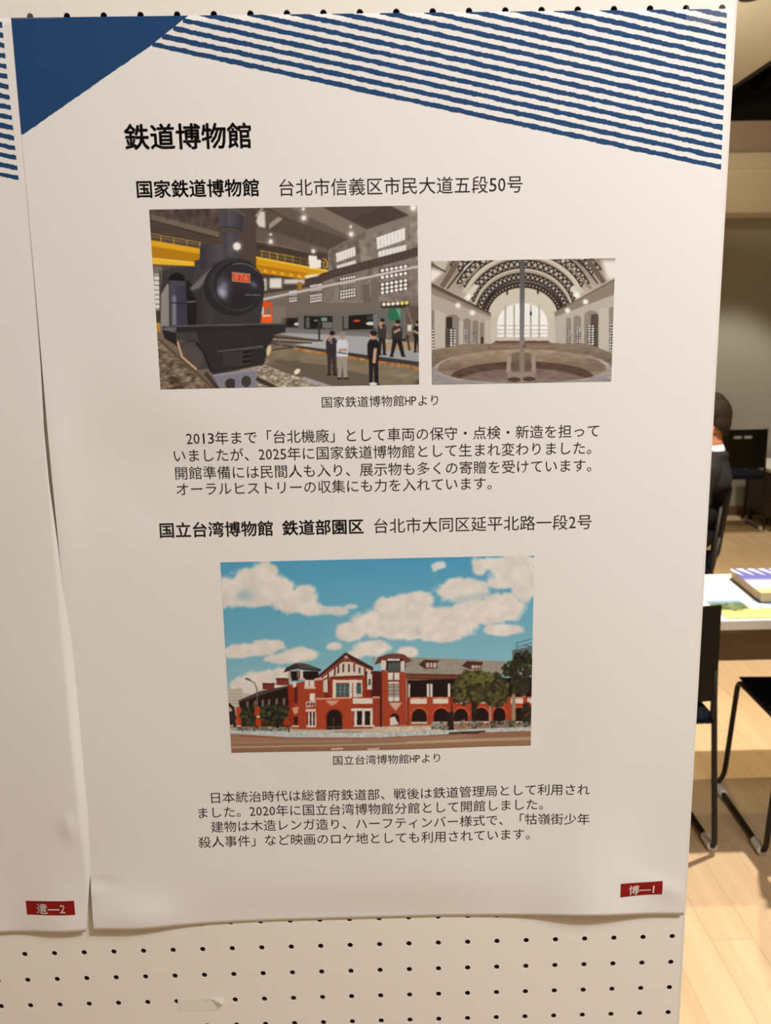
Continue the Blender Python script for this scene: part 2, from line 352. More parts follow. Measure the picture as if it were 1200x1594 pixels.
    # visitors
    def man(x, y, h, top, leg, skin=(176, 136, 112), hair=(38, 30, 28), w=1.0, arm=None, step=0):
        u = h / 100.0; W = u * w
        p.poly([(x - 9 * W - step, y + 98 * u), (x - 10 * W, y + 48 * u), (x + 10 * W, y + 48 * u), (x + 11 * W + step, y + 98 * u), (x + 3 * W + step, y + 98 * u), (x, y + 60 * u), (x - 3 * W - step, y + 98 * u)], leg)
        p.poly([(x - 8 * W, y + 15 * u), (x + 8 * W, y + 15 * u), (x + 13 * W, y + 24 * u), (x + 12 * W, y + 52 * u), (x - 12 * W, y + 52 * u), (x - 13 * W, y + 24 * u)], top, 1, 2)
        p.ell(x, y + 8 * u, 6.2 * W, 8 * u, skin); p.ell(x + 1.5 * W, y + 4 * u, 6.4 * W, 5.5 * u, hair)
        if arm: p.line(arm, 5 * W + 4, skin)
        p.ell(x - 6 * W - step, y + 99 * u, 6 * W, 2.2 * u, (40, 34, 32)); p.ell(x + 8 * W + step, y + 99 * u, 6 * W, 2.2 * u, (40, 34, 32))
    man(545, 262, 318, (52, 44, 48), (58, 48, 46), arm=[(528, 330), (545, 300)]); p.poly([(532, 320), (548, 318), (552, 350), (535, 352)], (110, 110, 116))
    man(622, 270, 338, (196, 194, 198), (150, 140, 128), hair=(140, 126, 116), arm=[(600, 400), (655, 396)]); p.line([(590, 415), (655, 424)], 8, (70, 56, 50))
    man(910, 172, 262, (60, 54, 50), (44, 38, 36), w=.95, arm=[(905, 240), (895, 205)]); man(1020, 185, 262, (50, 46, 44), (34, 30, 30), w=1.15, step=22, arm=[(1000, 270), (1040, 250)])
    p.line([(985, 310), (1080, 330)], 14, (44, 40, 38)); p.line([(1090, 290), (1110, 400)], 14, (60, 48, 42)); p.line([(1075, 320), (1110, 300)], 12, (66, 54, 46))
    man(1165, 190, 225, (40, 36, 36), (34, 30, 30), w=1.0, arm=[(1140, 262), (1175, 280)])
    man(848, 262, 392, (30, 26, 28), (32, 28, 30), w=.86); p.line([(862, 390), (852, 490)], 24, (186, 142, 116)); p.ell(836, 290, 18, 24, (180, 138, 112)); p.ell(850, 276, 26, 20, (40, 32, 28)); p.ell(845, 645, 30, 12, (210, 204, 198))
    p.poly([(60, 500), (200, 560), (560, 660), (0, 670), (0, 520)], (150, 136, 116)); p.grain([(60, 500), (200, 560), (560, 660), (0, 670), (0, 520)], 26, 2, 1.8, .7)
    p.poly([(0, 585), (160, 665), (100, 670), (0, 620)], (70, 56, 50)); p.poly([(340, 590), (540, 655), (480, 660), (330, 610)], (160, 152, 150))
    p.ell(294, 552, 26, 17, (224, 212, 188), 1, 2, -40); p.ell(90, 400, 14, 40, (206, 180, 140), 1, 2, 15)
    # orange shunter
    B()
    p.poly([(962, 830), (1010, 820), (1062, 830), (1066, 1005), (960, 1005)], (206, 78, 34)); p.poly([(970, 870), (990, 868), (992, 935), (970, 938)], (196, 190, 176)); p.poly([(1004, 874), (1046, 872), (1046, 930), (1004, 930)], (120, 108, 98))
    p.ell(1020, 975, 46, 34, (226, 92, 36)); p.poly([(975, 940), (1055, 936), (1050, 950), (985, 956)], (222, 186, 160)); p.rect(1066, 870, 1174, 1010, (130, 118, 104), .6, 6)
    # steam engine
    dk = (50, 45, 48)
    p.poly([(130, 560), (250, 532), (420, 522), (420, 1030), (130, 1050), (118, 800)], (62, 56, 57))
    p.ell(255, 640, 70, 62, (28, 24, 26)); p.poly([(190, 640), (325, 650), (345, 1020), (205, 1025)], (74, 70, 78)); p.poly([(120, 760), (172, 670), (186, 680), (190, 1025), (118, 1035)], (140, 131, 124)); p.rect(216, 770, 250, 1020, (132, 128, 136), .85, 6)
    p.poly([(250, 690), (340, 690), (345, 1020), (256, 1020)], (60, 56, 64), .8, 6); p.rect(205, 830, 345, 838, (34, 30, 32)); p.poly([(332, 640), (430, 700), (430, 1030), (345, 1030)], (34, 28, 29)); p.line([(340, 828), (415, 820)], 9, (128, 120, 112))
    p.poly([(402, 480), (450, 465), (452, 350), (520, 330), (650, 335), (655, 470), (620, 560), (380, 680), (410, 540)], (68, 61, 64)); p.grad([(452, 348), (650, 336), (655, 470), (452, 560)], (58, 52, 54), (82, 76, 80), (460, 400), (600, 400), .9)
    p.poly([(560, 500), (760, 445), (880, 480), (980, 620), (990, 780), (960, 1020), (420, 1025), (420, 800), (365, 715), (560, 540)], (60, 53, 54))
    p.poly([(362, 712), (545, 540), (575, 545), (450, 705), (385, 730)], (112, 105, 100), .95, 5)
    p.grad([(425, 740), (520, 660), (560, 1020), (425, 1022)], (52, 46, 47), (70, 63, 63), (425, 900), (560, 900))
    p.poly([(645, 235), (770, 230), (785, 440), (740, 500), (665, 500), (650, 440)], (72, 66, 70)); p.grad([(690, 240), (740, 240), (740, 440), (690, 440)], (92, 86, 92), (78, 72, 76), (690, 300), (740, 300), .8, 12)
    p.poly([(610, 55), (690, 42), (780, 50), (828, 95), (822, 240), (780, 205), (690, 190), (640, 200), (616, 170)], (76, 70, 73)); p.grad([(690, 60), (820, 95), (818, 225), (690, 190)], (88, 82, 86), (58, 52, 54), (690, 120), (820, 140), .9)
    p.line([(690, 46), (780, 56), (826, 98)], 8, (104, 98, 96)); p.line([(640, 198), (720, 194), (780, 208), (822, 240)], 7, (42, 36, 37))
    p.ell(700, 480, 52, 36, (66, 60, 62)); p.ell(768, 358, 46, 46, (150, 138, 128), .6, 10); p.ell(765, 358, 31, 32, (240, 234, 226), 1, 4)
    p.ell(740, 705, 258, 240, (44, 39, 41)); p.ell(752, 690, 236, 216, (56, 50, 52)); p.ell(775, 690, 205, 205, (36, 31, 33)); p.ell(785, 688, 192, 192, (50, 44, 47))
    p.grad([(600, 640), (680, 600), (760, 700), (700, 830), (620, 780)], (104, 101, 112), (52, 46, 49), (610, 720), (740, 700), .9, 24)
    p.ell(640, 745, 34, 48, (176, 174, 186), .85, 16, -30); p.ell(905, 680, 34, 20, (116, 114, 124), .7, 10, 40); p.ell(800, 800, 110, 70, (40, 34, 37), .8, 24); p.ell(655, 690, 26, 30, (130, 128, 138), .6, 9)
    p.arc(752, 690, 225, 206, 175, 90, 9, (30, 25, 27)); p.arc(790, 690, 190, 188, 250, 320, 7, (128, 118, 112), .9); p.arc(770, 700, 200, 195, 50, 120, 5, (110, 98, 92), .8)
    p.line([(830, 768), (960, 772)], 9, (110, 102, 100)); p.line([(880, 590), (975, 625)], 8, (34, 28, 30))
    p.poly([(722, 574), (876, 592), (876, 668), (724, 654)], (190, 150, 116)); p.poly([(728, 582), (870, 599), (870, 660), (730, 647)], (196, 70, 44))
    lt = (224, 140, 110)
    p.arc(757, 604, 12, 12, 0, 360, 6, lt); p.line([(769, 606), (762, 634), (745, 634)], 6, lt)
    p.line([(784, 596), (812, 600), (795, 642)], 6, lt); p.line([(848, 604), (830, 618), (828, 636)], 6, lt); p.arc(840, 632, 11, 11, 0, 360, 6, lt)
    # running board, buffer beam and cow catcher
    p.poly([(140, 1035), (1174, 1010), (1174, 1085), (1085, 1105), (1040, 1190), (985, 1360), (560, 1440), (500, 1330), (420, 1180), (260, 1140), (245, 1080)], (48, 42, 44))
    p.line([(150, 1032), (1170, 1012)], 12, (92, 86, 86)); p.poly([(150, 1040), (250, 1040), (250, 1075), (200, 1062)], (120, 114, 112), .8); p.line([(250, 1066), (1050, 1040)], 5, (30, 25, 26))
    p.poly([(240, 1085), (420, 1075), (450, 1180), (400, 1150), (262, 1150)], (66, 60, 60)); p.poly([(130, 1060), (245, 1085), (260, 1200), (150, 1130)], (40, 34, 34))
    p.poly([(262, 1160), (400, 1160), (470, 1240), (540, 1390), (440, 1400), (300, 1290)], (72, 63, 60)); p.ell(380, 1290, 90, 110, (84, 74, 70), .8, 12, -25); p.line([(262, 1165), (300, 1290), (420, 1395)], 16, (196, 160, 118))
    p.line([(420, 1175), (480, 1250), (545, 1420)], 14, (30, 25, 26)); p.poly([(595, 1240), (980, 1195), (985, 1215), (600, 1252)], (86, 80, 78)); p.rect(640, 1250, 800, 1370, (58, 52, 52)); p.rect(800, 1230, 885, 1360, (34, 28, 29))
    for i in range(4): p.line([(805, 1235 + 40 * i), (885, 1225 + 40 * i)], 9, (76, 70, 70))
    p.line([(890, 1100), (860, 1170)], 6, (62, 56, 56)); p.line([(800, 1230), (800, 1360)], 9, (72, 66, 66))
    p.poly([(560, 1440), (930, 1395), (935, 1560), (610, 1560)], (128, 121, 128)); p.ell(710, 1520, 50, 46, (60, 50, 48)); p.ell(840, 1500, 42, 48, (66, 56, 54)); p.rect(745, 1450, 800, 1560, (124, 118, 126)); p.line([(560, 1448), (930, 1402)], 10, (150, 143, 150))
    p.line([(500, 1430), (600, 1560)], 34, (70, 56, 48)); p.line([(100, 1140), (440, 1440), (560, 1560)], 20, (96, 74, 56)); p.line([(930, 1480), (1060, 1550)], 26, (64, 52, 46)); p.ell(1030, 1235, 18, 42, (206, 180, 140), 1, 3, 12)
    return p.done((214, 203, 191), .9, 1.05)

def paint_bath_hall():
    p = Pic([(670.8, 406.8), (956.6, 402.1), (950.6, 594), (672.4, 598.2)], 304, 202, (178, 166, 152), 5)
    p.crop(660, 390, 3.871)
    p.grad([(0, 0), (1200, 0), (1200, 300), (0, 300)], (150, 136, 118), (196, 184, 168), (600, 50), (600, 320))
    p.poly([(40, 110), (120, 130), (40, 200)], (232, 226, 216), 1, 8); p.poly([(1060, 60), (1150, 60), (1150, 170), (1100, 180)], (228, 220, 208), 1, 10)
    p.poly([(50, 62), (150, 62), (110, 150)], (196, 186, 170)); p.poly([(230, 62), (300, 62), (240, 140)], (210, 206, 198), 1, 5); p.line([(45, 85), (130, 130)], 9, (88, 74, 60))
    # ribs: arches of lattice, from the back forward
    def rib(cx, cy, rx, ry, wd, a0, a1, n, dark=(58, 47, 40), li=(190, 180, 164)):
        p.arc(cx, cy, rx, ry, a0, a1, wd, li, 1, 48)
        p.arc(cx, cy, rx + wd / 2, ry + wd / 2, a0, a1, 8, dark, 1, 48); p.arc(cx, cy, rx - wd / 2, ry - wd / 2, a0, a1, 7, dark, 1, 48)
        for i in range(n):
            t0 = np.radians(a0 + (a1 - a0) * i / n); t1 = np.radians(a0 + (a1 - a0) * (i + 1) / n); h = wd / 2
            P = lambda t, s: (cx + (rx + s * h) * np.cos(t), cy + (ry + s * h) * np.sin(t))
            p.line([P(t0, -1), P(t1, 1)], 8, dark); p.line([P(t0, 1), P(t1, -1)], 8, dark)
    p.arc(592, 400, 300, 250, 180, 360, 120, (170, 157, 138), 1, 48)
    rib(592, 420, 232, 212, 30, 192, 348, 30)
    rib(594, 410, 268, 250, 40, 190, 350, 26)
    p.arc(594, 400, 305, 288, 188, 352, 20, (196, 184, 164), 1, 48)
    rib(594, 385, 330, 302, 46, 196, 344, 24)
    p.arc(594, 375, 372, 345, 200, 340, 30, (204, 192, 172), 1, 48)
    rib(594, 360, 408, 366, 52, 204, 336, 22)
    p.line([(250, 300), (310, 215)], 34, (214, 204, 188)); p.line([(930, 290), (890, 225)], 34, (212, 202, 186))
    rib(600, 330, 500, 395, 66, 214, 330, 22)
    p.line([(110, 215), (200, 75)], 30, (126, 110, 92)); p.line([(985, 62), (1075, 190)], 30, (120, 104, 88)); p.line([(935, 60), (1040, 200)], 8, (64, 52, 44)); p.line([(140, 230), (260, 75)], 8, (70, 58, 48))
    p.line([(210, 225), (330, 100)], 14, (160, 146, 126)); p.line([(860, 90), (1000, 230)], 14, (150, 136, 118))
    # end wall with the great fan window
    t = np.radians(np.linspace(180, 360, 30))
    p.poly(list(zip(592 + 210 * np.cos(t), 400 + 175 * np.sin(t))) + [(802, 560), (385, 560)], (206, 196, 178)); p.poly([(385, 400), (800, 400), (800, 560), (385, 560)], (202, 191, 176))
    p.poly(list(zip(590 + 150 * np.cos(t), 440 + 122 * np.sin(t))) + [(740, 520), (440, 520)], (240, 238, 234), 1, 3)
    for x in (487, 540, 592, 640, 690): p.line([(x, 330), (x, 520)], 12, (186, 176, 162))
    for y in (452, 478, 500): p.line([(440, y), (740, y)], 6, (190, 180, 166))
    for x in (513, 566, 616, 665): p.rect(x - 14, 340, x + 14, 440, (226, 222, 214), .7, 4)
    # side arcades
    p.poly([(45, 195), (400, 380), (395, 570), (130, 650), (45, 650)], (184, 172, 158)); p.poly([(1145, 170), (780, 380), (790, 570), (1060, 620), (1135, 620)], (188, 177, 163))
    p.poly([(45, 195), (400, 375), (400, 400), (45, 262)], (120, 106, 90)); p.poly([(45, 225), (395, 385), (400, 402), (45, 262)], (156, 142, 124)); p.poly([(1145, 170), (780, 372), (785, 400), (1140, 268)], (150, 136, 120))
    p.line([(45, 205), (390, 375)], 7, (90, 76, 64)); p.line([(1145, 178), (800, 362)], 7, (120, 106, 92))
    def arch(x0, x1, y0, y1, c):
        r = (x1 - x0) / 2; tt = np.radians(np.linspace(180, 360, 14))
        p.poly(list(zip((x0 + x1) / 2 + r * np.cos(tt), y0 + r * .8 + r * .8 * np.sin(tt))) + [(x1, y1), (x0, y1)], c)
    for (a, b, c, d) in [(30, 92, 355, 640), (128, 215, 385, 606), (236, 282, 408, 592), (290, 326, 420, 580), (336, 360, 432, 570)]: arch(a, b, c, d, (150, 137, 123))
    for (a, b, c, d) in [(852, 882, 405, 560), (895, 942, 392, 572), (960, 1046, 362, 590), (1108, 1150, 340, 610)]: arch(a, b, c, d, (154, 141, 127))
    for (a, b, c, d, m, n) in [(132, 196, 472, 606, 3, 9), (238, 264, 472, 590, 2, 9), (290, 312, 474, 574, 2, 9), (45, 62, 470, 636, 1, 9), (862, 884, 460, 560, 2, 9), (912, 938, 454, 572, 2, 9), (980, 1042, 448, 586, 3, 9), (1112, 1140, 440, 610, 2, 10)]:
        p.rect(a, c, b, d, (60, 50, 44))
        for i in range(n):
            for j in range(m):
                p.rect(a + (b - a) * (j + .15) / m, c + (d - c) * (i + .15) / n, a + (b - a) * (j + .9) / m, c + (d - c) * (i + .8) / n, (230, 224, 214) if not (a == 132 and j == 0) and not (a == 980 and j == 2) else (120, 106, 94))
    p.rect(134, 400, 170, 470, (70, 58, 52)); p.rect(1000, 385, 1044, 448, (100, 88, 76))
    p.rect(340, 520, 356, 560, (84, 66, 50))
    for x in (106, 222, 380): p.poly([(x - 14, 420), (x + 14, 424), (x + 14, 640), (x - 14, 640)], (200, 190, 176), .7, 3)
    p.poly([(62, 350), (128, 380), (128, 640), (62, 645)], (196, 185, 170)); p.poly([(1052, 350), (1108, 340), (1112, 612), (1052, 612)], (196, 185, 170)); p.poly([(60, 632), (160, 640), (140, 652), (60, 650)], (70, 58, 50))
    for (x, y) in [(204, 330), (290, 374), (860, 362), (968, 310), (268, 280), (915, 268)]: p.ell(x, y, 16, 16, (238, 232, 222), 1, 4)
    for (x, y) in [(498, 255), (682, 250), (640, 380), (330, 75), (640, 80)]: p.ell(x, y, 6, 14, (70, 58, 50))
    # pool
    p.poly([(120, 590), (400, 560), (800, 556), (1060, 600), (1130, 640), (1125, 800), (48, 806), (55, 650)], (142, 124, 106))
    p.grad([(40, 600), (240, 560), (980, 560), (1130, 620), (1130, 700), (40, 720)], (150, 132, 112), (128, 110, 94), (600, 560), (600, 700))
    p.poly([(385, 570), (430, 545), (745, 545), (790, 570), (790, 600), (385, 600)], (138, 118, 98)); p.line([(430, 550), (745, 550)], 14, (112, 92, 76)); p.line([(400, 575), (785, 578)], 16, (150, 130, 110))
    p.ell(590, 712, 536, 118, (176, 166, 156)); p.ell(588, 715, 508, 126, (150, 130, 110)); p.grad(list(zip(588 + 500 * np.cos(np.radians(range(180, 361, 6))), 712 + 118 * np.sin(np.radians(range(180, 361, 6))))) + [(1060, 730), (120, 730)], (172, 152, 132), (140, 120, 102), (588, 600), (588, 700))
    p.ell(588, 762, 430, 96, (104, 80, 68)); p.ell(590, 800, 400, 92, (134, 116, 106)); p.ell(588, 830, 300, 80, (146, 128, 118), .8, 12)
    p.arc(590, 700, 536, 112, 0, 180, 30, (172, 164, 156), 1, 40); p.poly([(48, 690), (90, 745), (200, 780), (400, 800), (48, 806)], (160, 152, 146)); p.poly([(1120, 690), (1080, 745), (960, 780), (760, 796), (1125, 792)], (164, 156, 150))
    p.grain([(60, 580), (1120, 580), (1120, 790), (60, 800)], 5, 3, 3, 1)
    # fountain pedestal and pole
    p.ell(585, 650, 75, 40, (132, 114, 98)); p.line([(512, 640), (506, 730)], 26, (168, 152, 136)); p.line([(655, 640), (660, 730)], 26, (168, 152, 136)); p.poly([(498, 725), (668, 725), (660, 790), (505, 790)], (160, 142, 126)); p.ell(540, 775, 40, 14, (96, 80, 70)); p.ell(630, 772, 38, 14, (96, 80, 70)); p.rect(530, 660, 640, 728, (120, 100, 86), .8)
    p.grad([(574, 60), (604, 60), (600, 530), (574, 530)], (104, 97, 92), (128, 124, 124), (590, 60), (590, 500)); p.rect(584, 300, 594, 520, (150, 150, 154), .5, 3); p.poly([(572, 530), (606, 530), (602, 735), (572, 735)], (150, 134, 120)); p.ell(600, 575, 14, 10, (120, 100, 84))
    return p.done((222, 212, 200), .9, 1.22)

def paint_brick_building():
    p = Pic([(343.9, 874.7), (830.5, 863.9), (826.2, 1159.8), (360.3, 1171.5)], 504, 332, (84, 158, 182), 9)
    E = lambda: p.crop(330, 850, 2.3077)
    F = lambda: p.crop(340, 1000, 4.6154)
    G = lambda: p.crop(580, 990, 4.7059)
    E()
    p.grad([(0, 0), (1200, 0), (1200, 785), (0, 785)], (80, 146, 172), (134, 174, 178), (600, 40), (600, 430))
    p.grad([(0, 0), (420, 0), (420, 400), (0, 400)], (86, 152, 170), (86, 152, 170), (0, 0), (400, 0), .35, 60)
    w = (214, 201, 187)
    p.cloud([(70, 160, 60, 60), (130, 130, 70, 55), (190, 100, 50, 45), (230, 150, 80, 55), (300, 190, 90, 50), (140, 185, 110, 35), (350, 225, 60, 25), (330, 160, 40, 25)], w, 12)
    p.cloud([(455, 230, 40, 18), (500, 215, 24, 9), (420, 228, 40, 16)], (200, 194, 184), 12)
    p.cloud([(640, 215, 60, 38), (700, 205, 70, 42), (740, 195, 60, 36), (620, 275, 130, 55), (500, 305, 60, 40), (760, 265, 110, 60), (860, 275, 110, 62), (960, 235, 130, 50), (900, 160, 100, 50), (870, 150, 60, 40), (1040, 220, 90, 60), (820, 320, 90, 26), (1040, 300, 70, 25), (700, 310, 110, 30)], w, 10, 1, .3)
    p.cloud([(1080, 90, 90, 60), (1020, 60, 90, 28), (1130, 140, 60, 60), (960, 80, 26, 26), (1100, 60, 120, 40), (1040, 130, 60, 26)], (212, 200, 187), 12)
    p.cloud([(812, 70, 30, 17), (800, 75, 12, 18)], (206, 200, 192), 10); p.cloud([(438, 355, 28, 16), (575, 365, 70, 32), (705, 378, 46, 22), (520, 385, 30, 18)], w, 10)
    p.cloud([(130, 370, 110, 26), (200, 355, 70, 24), (90, 385, 80, 18), (320, 385, 70, 26), (270, 400, 80, 20)], w, 10)
    p.cloud([(190, 480, 100, 42), (250, 460, 50, 30), (130, 500, 70, 40)], w, 10)
    p.ell(120, 175, 30, 20, (132, 160, 166), .7, 12); p.line([(735, 290), (745, 320)], 10, (160, 160, 160), .5, 5); p.line([(830, 205), (1000, 170)], 14, (110, 156, 172), .45, 8)
    # street, kerb and far left buildings
    p.poly([(0, 640), (1200, 620), (1200, 785), (0, 785)], (150, 114, 86)); p.grad([(60, 690), (1150, 660), (1150, 720), (60, 745)], (158, 124, 98), (136, 100, 74), (600, 670), (600, 740))
    p.line([(68, 722), (1146, 690)], 5, (196, 170, 142), .7); p.line([(68, 705), (500, 696)], 3, (176, 148, 122), .7); p.line([(700, 700), (1146, 684)], 4, (190, 162, 130), .7)
    for x in (430, 560): p.line([(x, 725), (x + 40, 723)], 6, (204, 180, 156))
    F()
    p.poly([(70, 340), (150, 318), (180, 330), (180, 356), (235, 362), (200, 600), (75, 600)], (190, 176, 156))
    for i in range(9): p.line([(75, 345 + 22 * i), (170, 340 + 24 * i)], 6, (150, 134, 116), .7)
    p.line([(75, 440), (110, 470), (120, 600)], 20, (46, 38, 34)); p.ell(95, 540, 34, 50, (52, 44, 38))
    red = (160, 66, 42); rd2 = (150, 46, 24); dk = (42, 28, 24); wh = (212, 196, 180)
    # left wing
    p.poly([(140, 415), (300, 345), (520, 300), (520, 330), (170, 430)], (78, 66, 58)); p.poly([(150, 425), (510, 310), (512, 600), (165, 600)], dk)
    for x in (210, 265, 320, 365, 420, 472): p.poly([(x - 8, 420 - (x - 210) * .08), (x + 10, 415 - (x - 210) * .1), (x + 10, 470), (x - 8, 470)], (112, 100, 90))
    p.poly([(165, 470), (512, 440), (512, 600), (165, 600)], (66, 42, 34)); p.rect(320, 290, 405, 332, (120, 52, 36)); p.rect(318, 286, 412, 296, (88, 42, 32)); p.rect(420, 255, 510, 300, (126, 54, 38)); p.rect(416, 250, 516, 262, (90, 44, 34))
    p.rect(130, 460, 165, 590, (180, 70, 36)); p.rect(470, 500, 510, 590, (160, 58, 32))
    p.leaves(250, 520, 95, 70, [(44, 48, 34), (58, 62, 40), (34, 36, 28), (80, 82, 54)], 160, 14); p.leaves(400, 510, 95, 62, [(40, 44, 32), (60, 64, 42), (30, 30, 26), (84, 86, 58)], 170, 14); p.rect(412, 560, 436, 640, (40, 32, 28))
    # corner tower left
    p.poly([(505, 300), (545, 290), (700, 250), (720, 250), (720, 610), (580, 615), (515, 600)], red); p.poly([(500, 300), (540, 310), (545, 600), (515, 600)], (150, 50, 30)); p.rect(545, 310, 572, 430, (90, 40, 32)); p.rect(535, 275, 560, 315, wh); p.rect(545, 525, 572, 585, (60, 30, 28)); p.rect(530, 590, 580, 600, wh); p.poly([(530, 462), (580, 455), (570, 500), (545, 510)], (200, 150, 130))
    p.poly([(470, 210), (490, 175), (560, 142), (640, 150), (740, 185), (735, 200), (600, 190), (575, 180)], (62, 50, 46)); p.poly([(580, 140), (640, 148), (740, 186), (600, 180), (565, 150)], (84, 74, 70)); p.poly([(515, 200), (720, 200), (720, 262), (620, 262), (530, 270)], (36, 26, 24)); p.rect(588, 190, 610, 250, wh); p.rect(505, 205, 522, 268, (170, 150, 136)); p.rect(568, 190, 582, 245, (150, 120, 104))
    p.rect(622, 262, 690, 310, (214, 200, 184)); p.line([(655, 262), (655, 310)], 6, (140, 90, 70)); p.rect(618, 310, 700, 326, (206, 180, 160)); p.rect(658, 358, 695, 412, (216, 204, 190)); p.rect(575, 250, 625, 262, (214, 170, 150))
    p.poly([(628, 420), (700, 408), (706, 448), (632, 460)], (200, 180, 160)); 
    for x in (645, 668, 688): p.ell(x, 436, 9, 12, (120, 60, 44))
    p.rect(628, 470, 712, 490, (206, 186, 168)); p.rect(640, 494, 706, 590, (60, 36, 32)); 
    for x in (652, 676, 700): p.rect(x - 6, 494, x + 6, 590, wh)
    p.rect(632, 588, 715, 602, wh)
    # gabled centre
    p.poly([(700, 245), (760, 270), (760, 400), (700, 400)], (154, 62, 42)); p.poly([(690, 250), (755, 245), (755, 262), (690, 268)], (206, 160, 140))
    p.poly([(715, 232), (912, 72), (1110, 170), (1110, 250), (1160, 250), (1165, 400), (760, 400), (755, 250)], (128, 46, 30)); p.poly([(755, 240), (912, 118), (1105, 195), (1105, 330), (1060, 330), (1060, 240), (800, 240), (790, 350), (755, 350)], (202, 186, 170))
    for x in (838, 862, 898, 938, 976, 1014, 1052): p.line([(x, 150 if 850 < x < 1010 else 175), (x, 235)], 11, (84, 36, 28))
    p.line([(752, 262), (790, 245)], 8, (84, 36, 28)); p.line([(790, 215), (794, 350)], 10, (84, 36, 28)); p.line([(1064, 200), (1064, 330)], 10, (84, 36, 28)); p.line([(832, 232), (1030, 225)], 6, (100, 44, 34))
    p.poly([(710, 236), (910, 68), (920, 68), (1112, 172), (1112, 196), (914, 98), (722, 246)], (74, 40, 34)); p.line([(860, 132), (960, 124)], 9, (84, 36, 28)); p.poly([(900, 100), (918, 86), (940, 108)], (200, 180, 162))
    p.line([(740, 235), (912, 105), (1100, 196)], 5, (176, 120, 96), .8)
    p.poly([(800, 250), (830, 232), (1030, 225), (1060, 245), (1060, 395), (800, 400)], (150, 54, 32)); p.poly([(830, 236), (870, 208), (1000, 204), (1032, 230)], (204, 190, 170)); p.line([(805, 246), (1040, 236)], 9, (90, 42, 34))
    p.rect(822, 262, 1030, 282, wh)
    for (a, b) in [(822, 846), (940, 962), (968, 992), (1024, 1034)]: p.rect(a, 260, b, 388, wh)
    p.rect(846, 290, 940, 380, (70, 88, 88)); p.rect(992, 288, 1026, 360, (66, 84, 84)); p.rect(992, 360, 1026, 388, (190, 174, 156))
    for x in (876, 908): p.line([(x, 290), (x, 380)], 5, (140, 150, 146))
    for y in (318, 346): p.line([(846, y), (1026, y)], 4, (130, 138, 134), .7)
    p.poly([(1095, 200), (1170, 210), (1170, 400), (1100, 400)], (84, 34, 28)); p.rect(1068, 220, 1104, 330, (206, 190, 174)); p.rect(1078, 255, 1095, 300, (80, 70, 66))
    p.poly([(700, 395), (960, 386), (960, 612), (705, 616)], (168, 69, 42)); p.line([(700, 398), (960, 388)], 10, (214, 166, 140)); p.poly([(770, 410), (870, 405), (845, 432), (818, 446), (790, 430)], (206, 160, 130), .9, 4)
    t = np.radians(np.linspace(180, 360, 16)); p.poly(list(zip(834 + 56 * np.cos(t), 530 + 56 * np.sin(t))) + [(890, 615), (778, 622)], (40, 26, 24)); p.line([(828, 540), (828, 620)], 5, (110, 96, 86)); p.line([(785, 600), (888, 596)], 12, (92, 80, 72), .7); p.arc(834, 530, 62, 62, 180, 360, 8, (150, 46, 24))
    p.poly([(960, 386), (1165, 380), (1170, 600), (962, 610)], (154, 62, 42)); p.rect(966, 392, 1112, 432, (212, 196, 176)); p.rect(1112, 378, 1160, 394, (206, 150, 130)); p.rect(955, 464, 1128, 484, wh); p.rect(975, 484, 1110, 585, (42, 28, 26))
    for x in (986, 1042, 1100): p.rect(x - 10, 484, x + 10, 586, wh)
    p.rect(970, 584, 1120, 596, wh); p.line([(1166, 400), (1168, 635)], 12, (62, 28, 24))
    # street lamp
    p.line([(282, 450), (280, 330), (262, 285), (205, 256)], 8, (112, 104, 98)); p.line([(200, 254), (232, 266)], 12, (70, 64, 60)); p.rect(262, 455, 300, 520, (170, 66, 36)); p.rect(270, 540, 310, 600, (176, 62, 34)); p.rect(275, 522, 300, 535, (210, 190, 150)); p.rect(268, 595, 288, 640, (44, 38, 36))
    # right wing
    G()
    p.poly([(0, 145), (20, 150), (0, 210)], (150, 140, 122)); p.poly([(235, 150), (560, 162), (1165, 190), (1165, 290), (700, 278), (245, 275)], (148, 138, 124)); p.grain([(235, 150), (1165, 190), (1165, 290), (245, 275)], 4, 3)
    p.poly([(245, 268), (660, 278), (640, 322), (250, 316)], (104, 58, 44)); p.line([(248, 290), (650, 300)], 5, (140, 84, 62)); p.line([(250, 316), (640, 320)], 6, (200, 150, 126))
    p.poly([(250, 318), (1165, 300), (1165, 450), (255, 450)], (36, 24, 22)); p.poly([(250, 440), (1165, 440), (1165, 640), (250, 640)], (164, 67, 43))
    for x in (264, 404, 428, 558, 700, 850, 1106): p.rect(x - 9, 345, x + 9, 440, wh)
    for (a, b) in [(276, 396), (440, 552), (606, 700), (770, 850), (1010, 1100), (1130, 1165)]:
        p.rect(a, 446, b, 490, (210, 194, 174)); p.line([(a, 452), (b, 452)], 5, (150, 70, 46), .7)
    t = np.radians(np.linspace(180, 360, 14))
    for (cx, r, y) in [(340, 53, 580), (500, 55, 580), (645, 50, 578), (795, 52, 575), (926, 43, 565), (1072, 34, 555)]:
        p.arc(cx, y, r + 8, r + 8, 180, 360, 8, (204, 96, 62), .8); p.poly(list(zip(cx + r * np.cos(t), y + r * np.sin(t))) + [(cx + r, 625), (cx - r, 625)], (38, 24, 22)); p.rect(cx - r - 5, 620, cx + r + 5, 634, (206, 176, 158))
    p.line([(575, 440), (580, 600)], 10, (90, 36, 28)); p.line([(256, 320), (258, 670)], 9, (110, 44, 32))
    # stair tower
    p.poly([(60, 250), (110, 255), (110, 200), (200, 200), (200, 255), (245, 262), (250, 640), (60, 650)], (161, 66, 43)); p.rect(110, 170, 202, 475, (120, 60, 44))
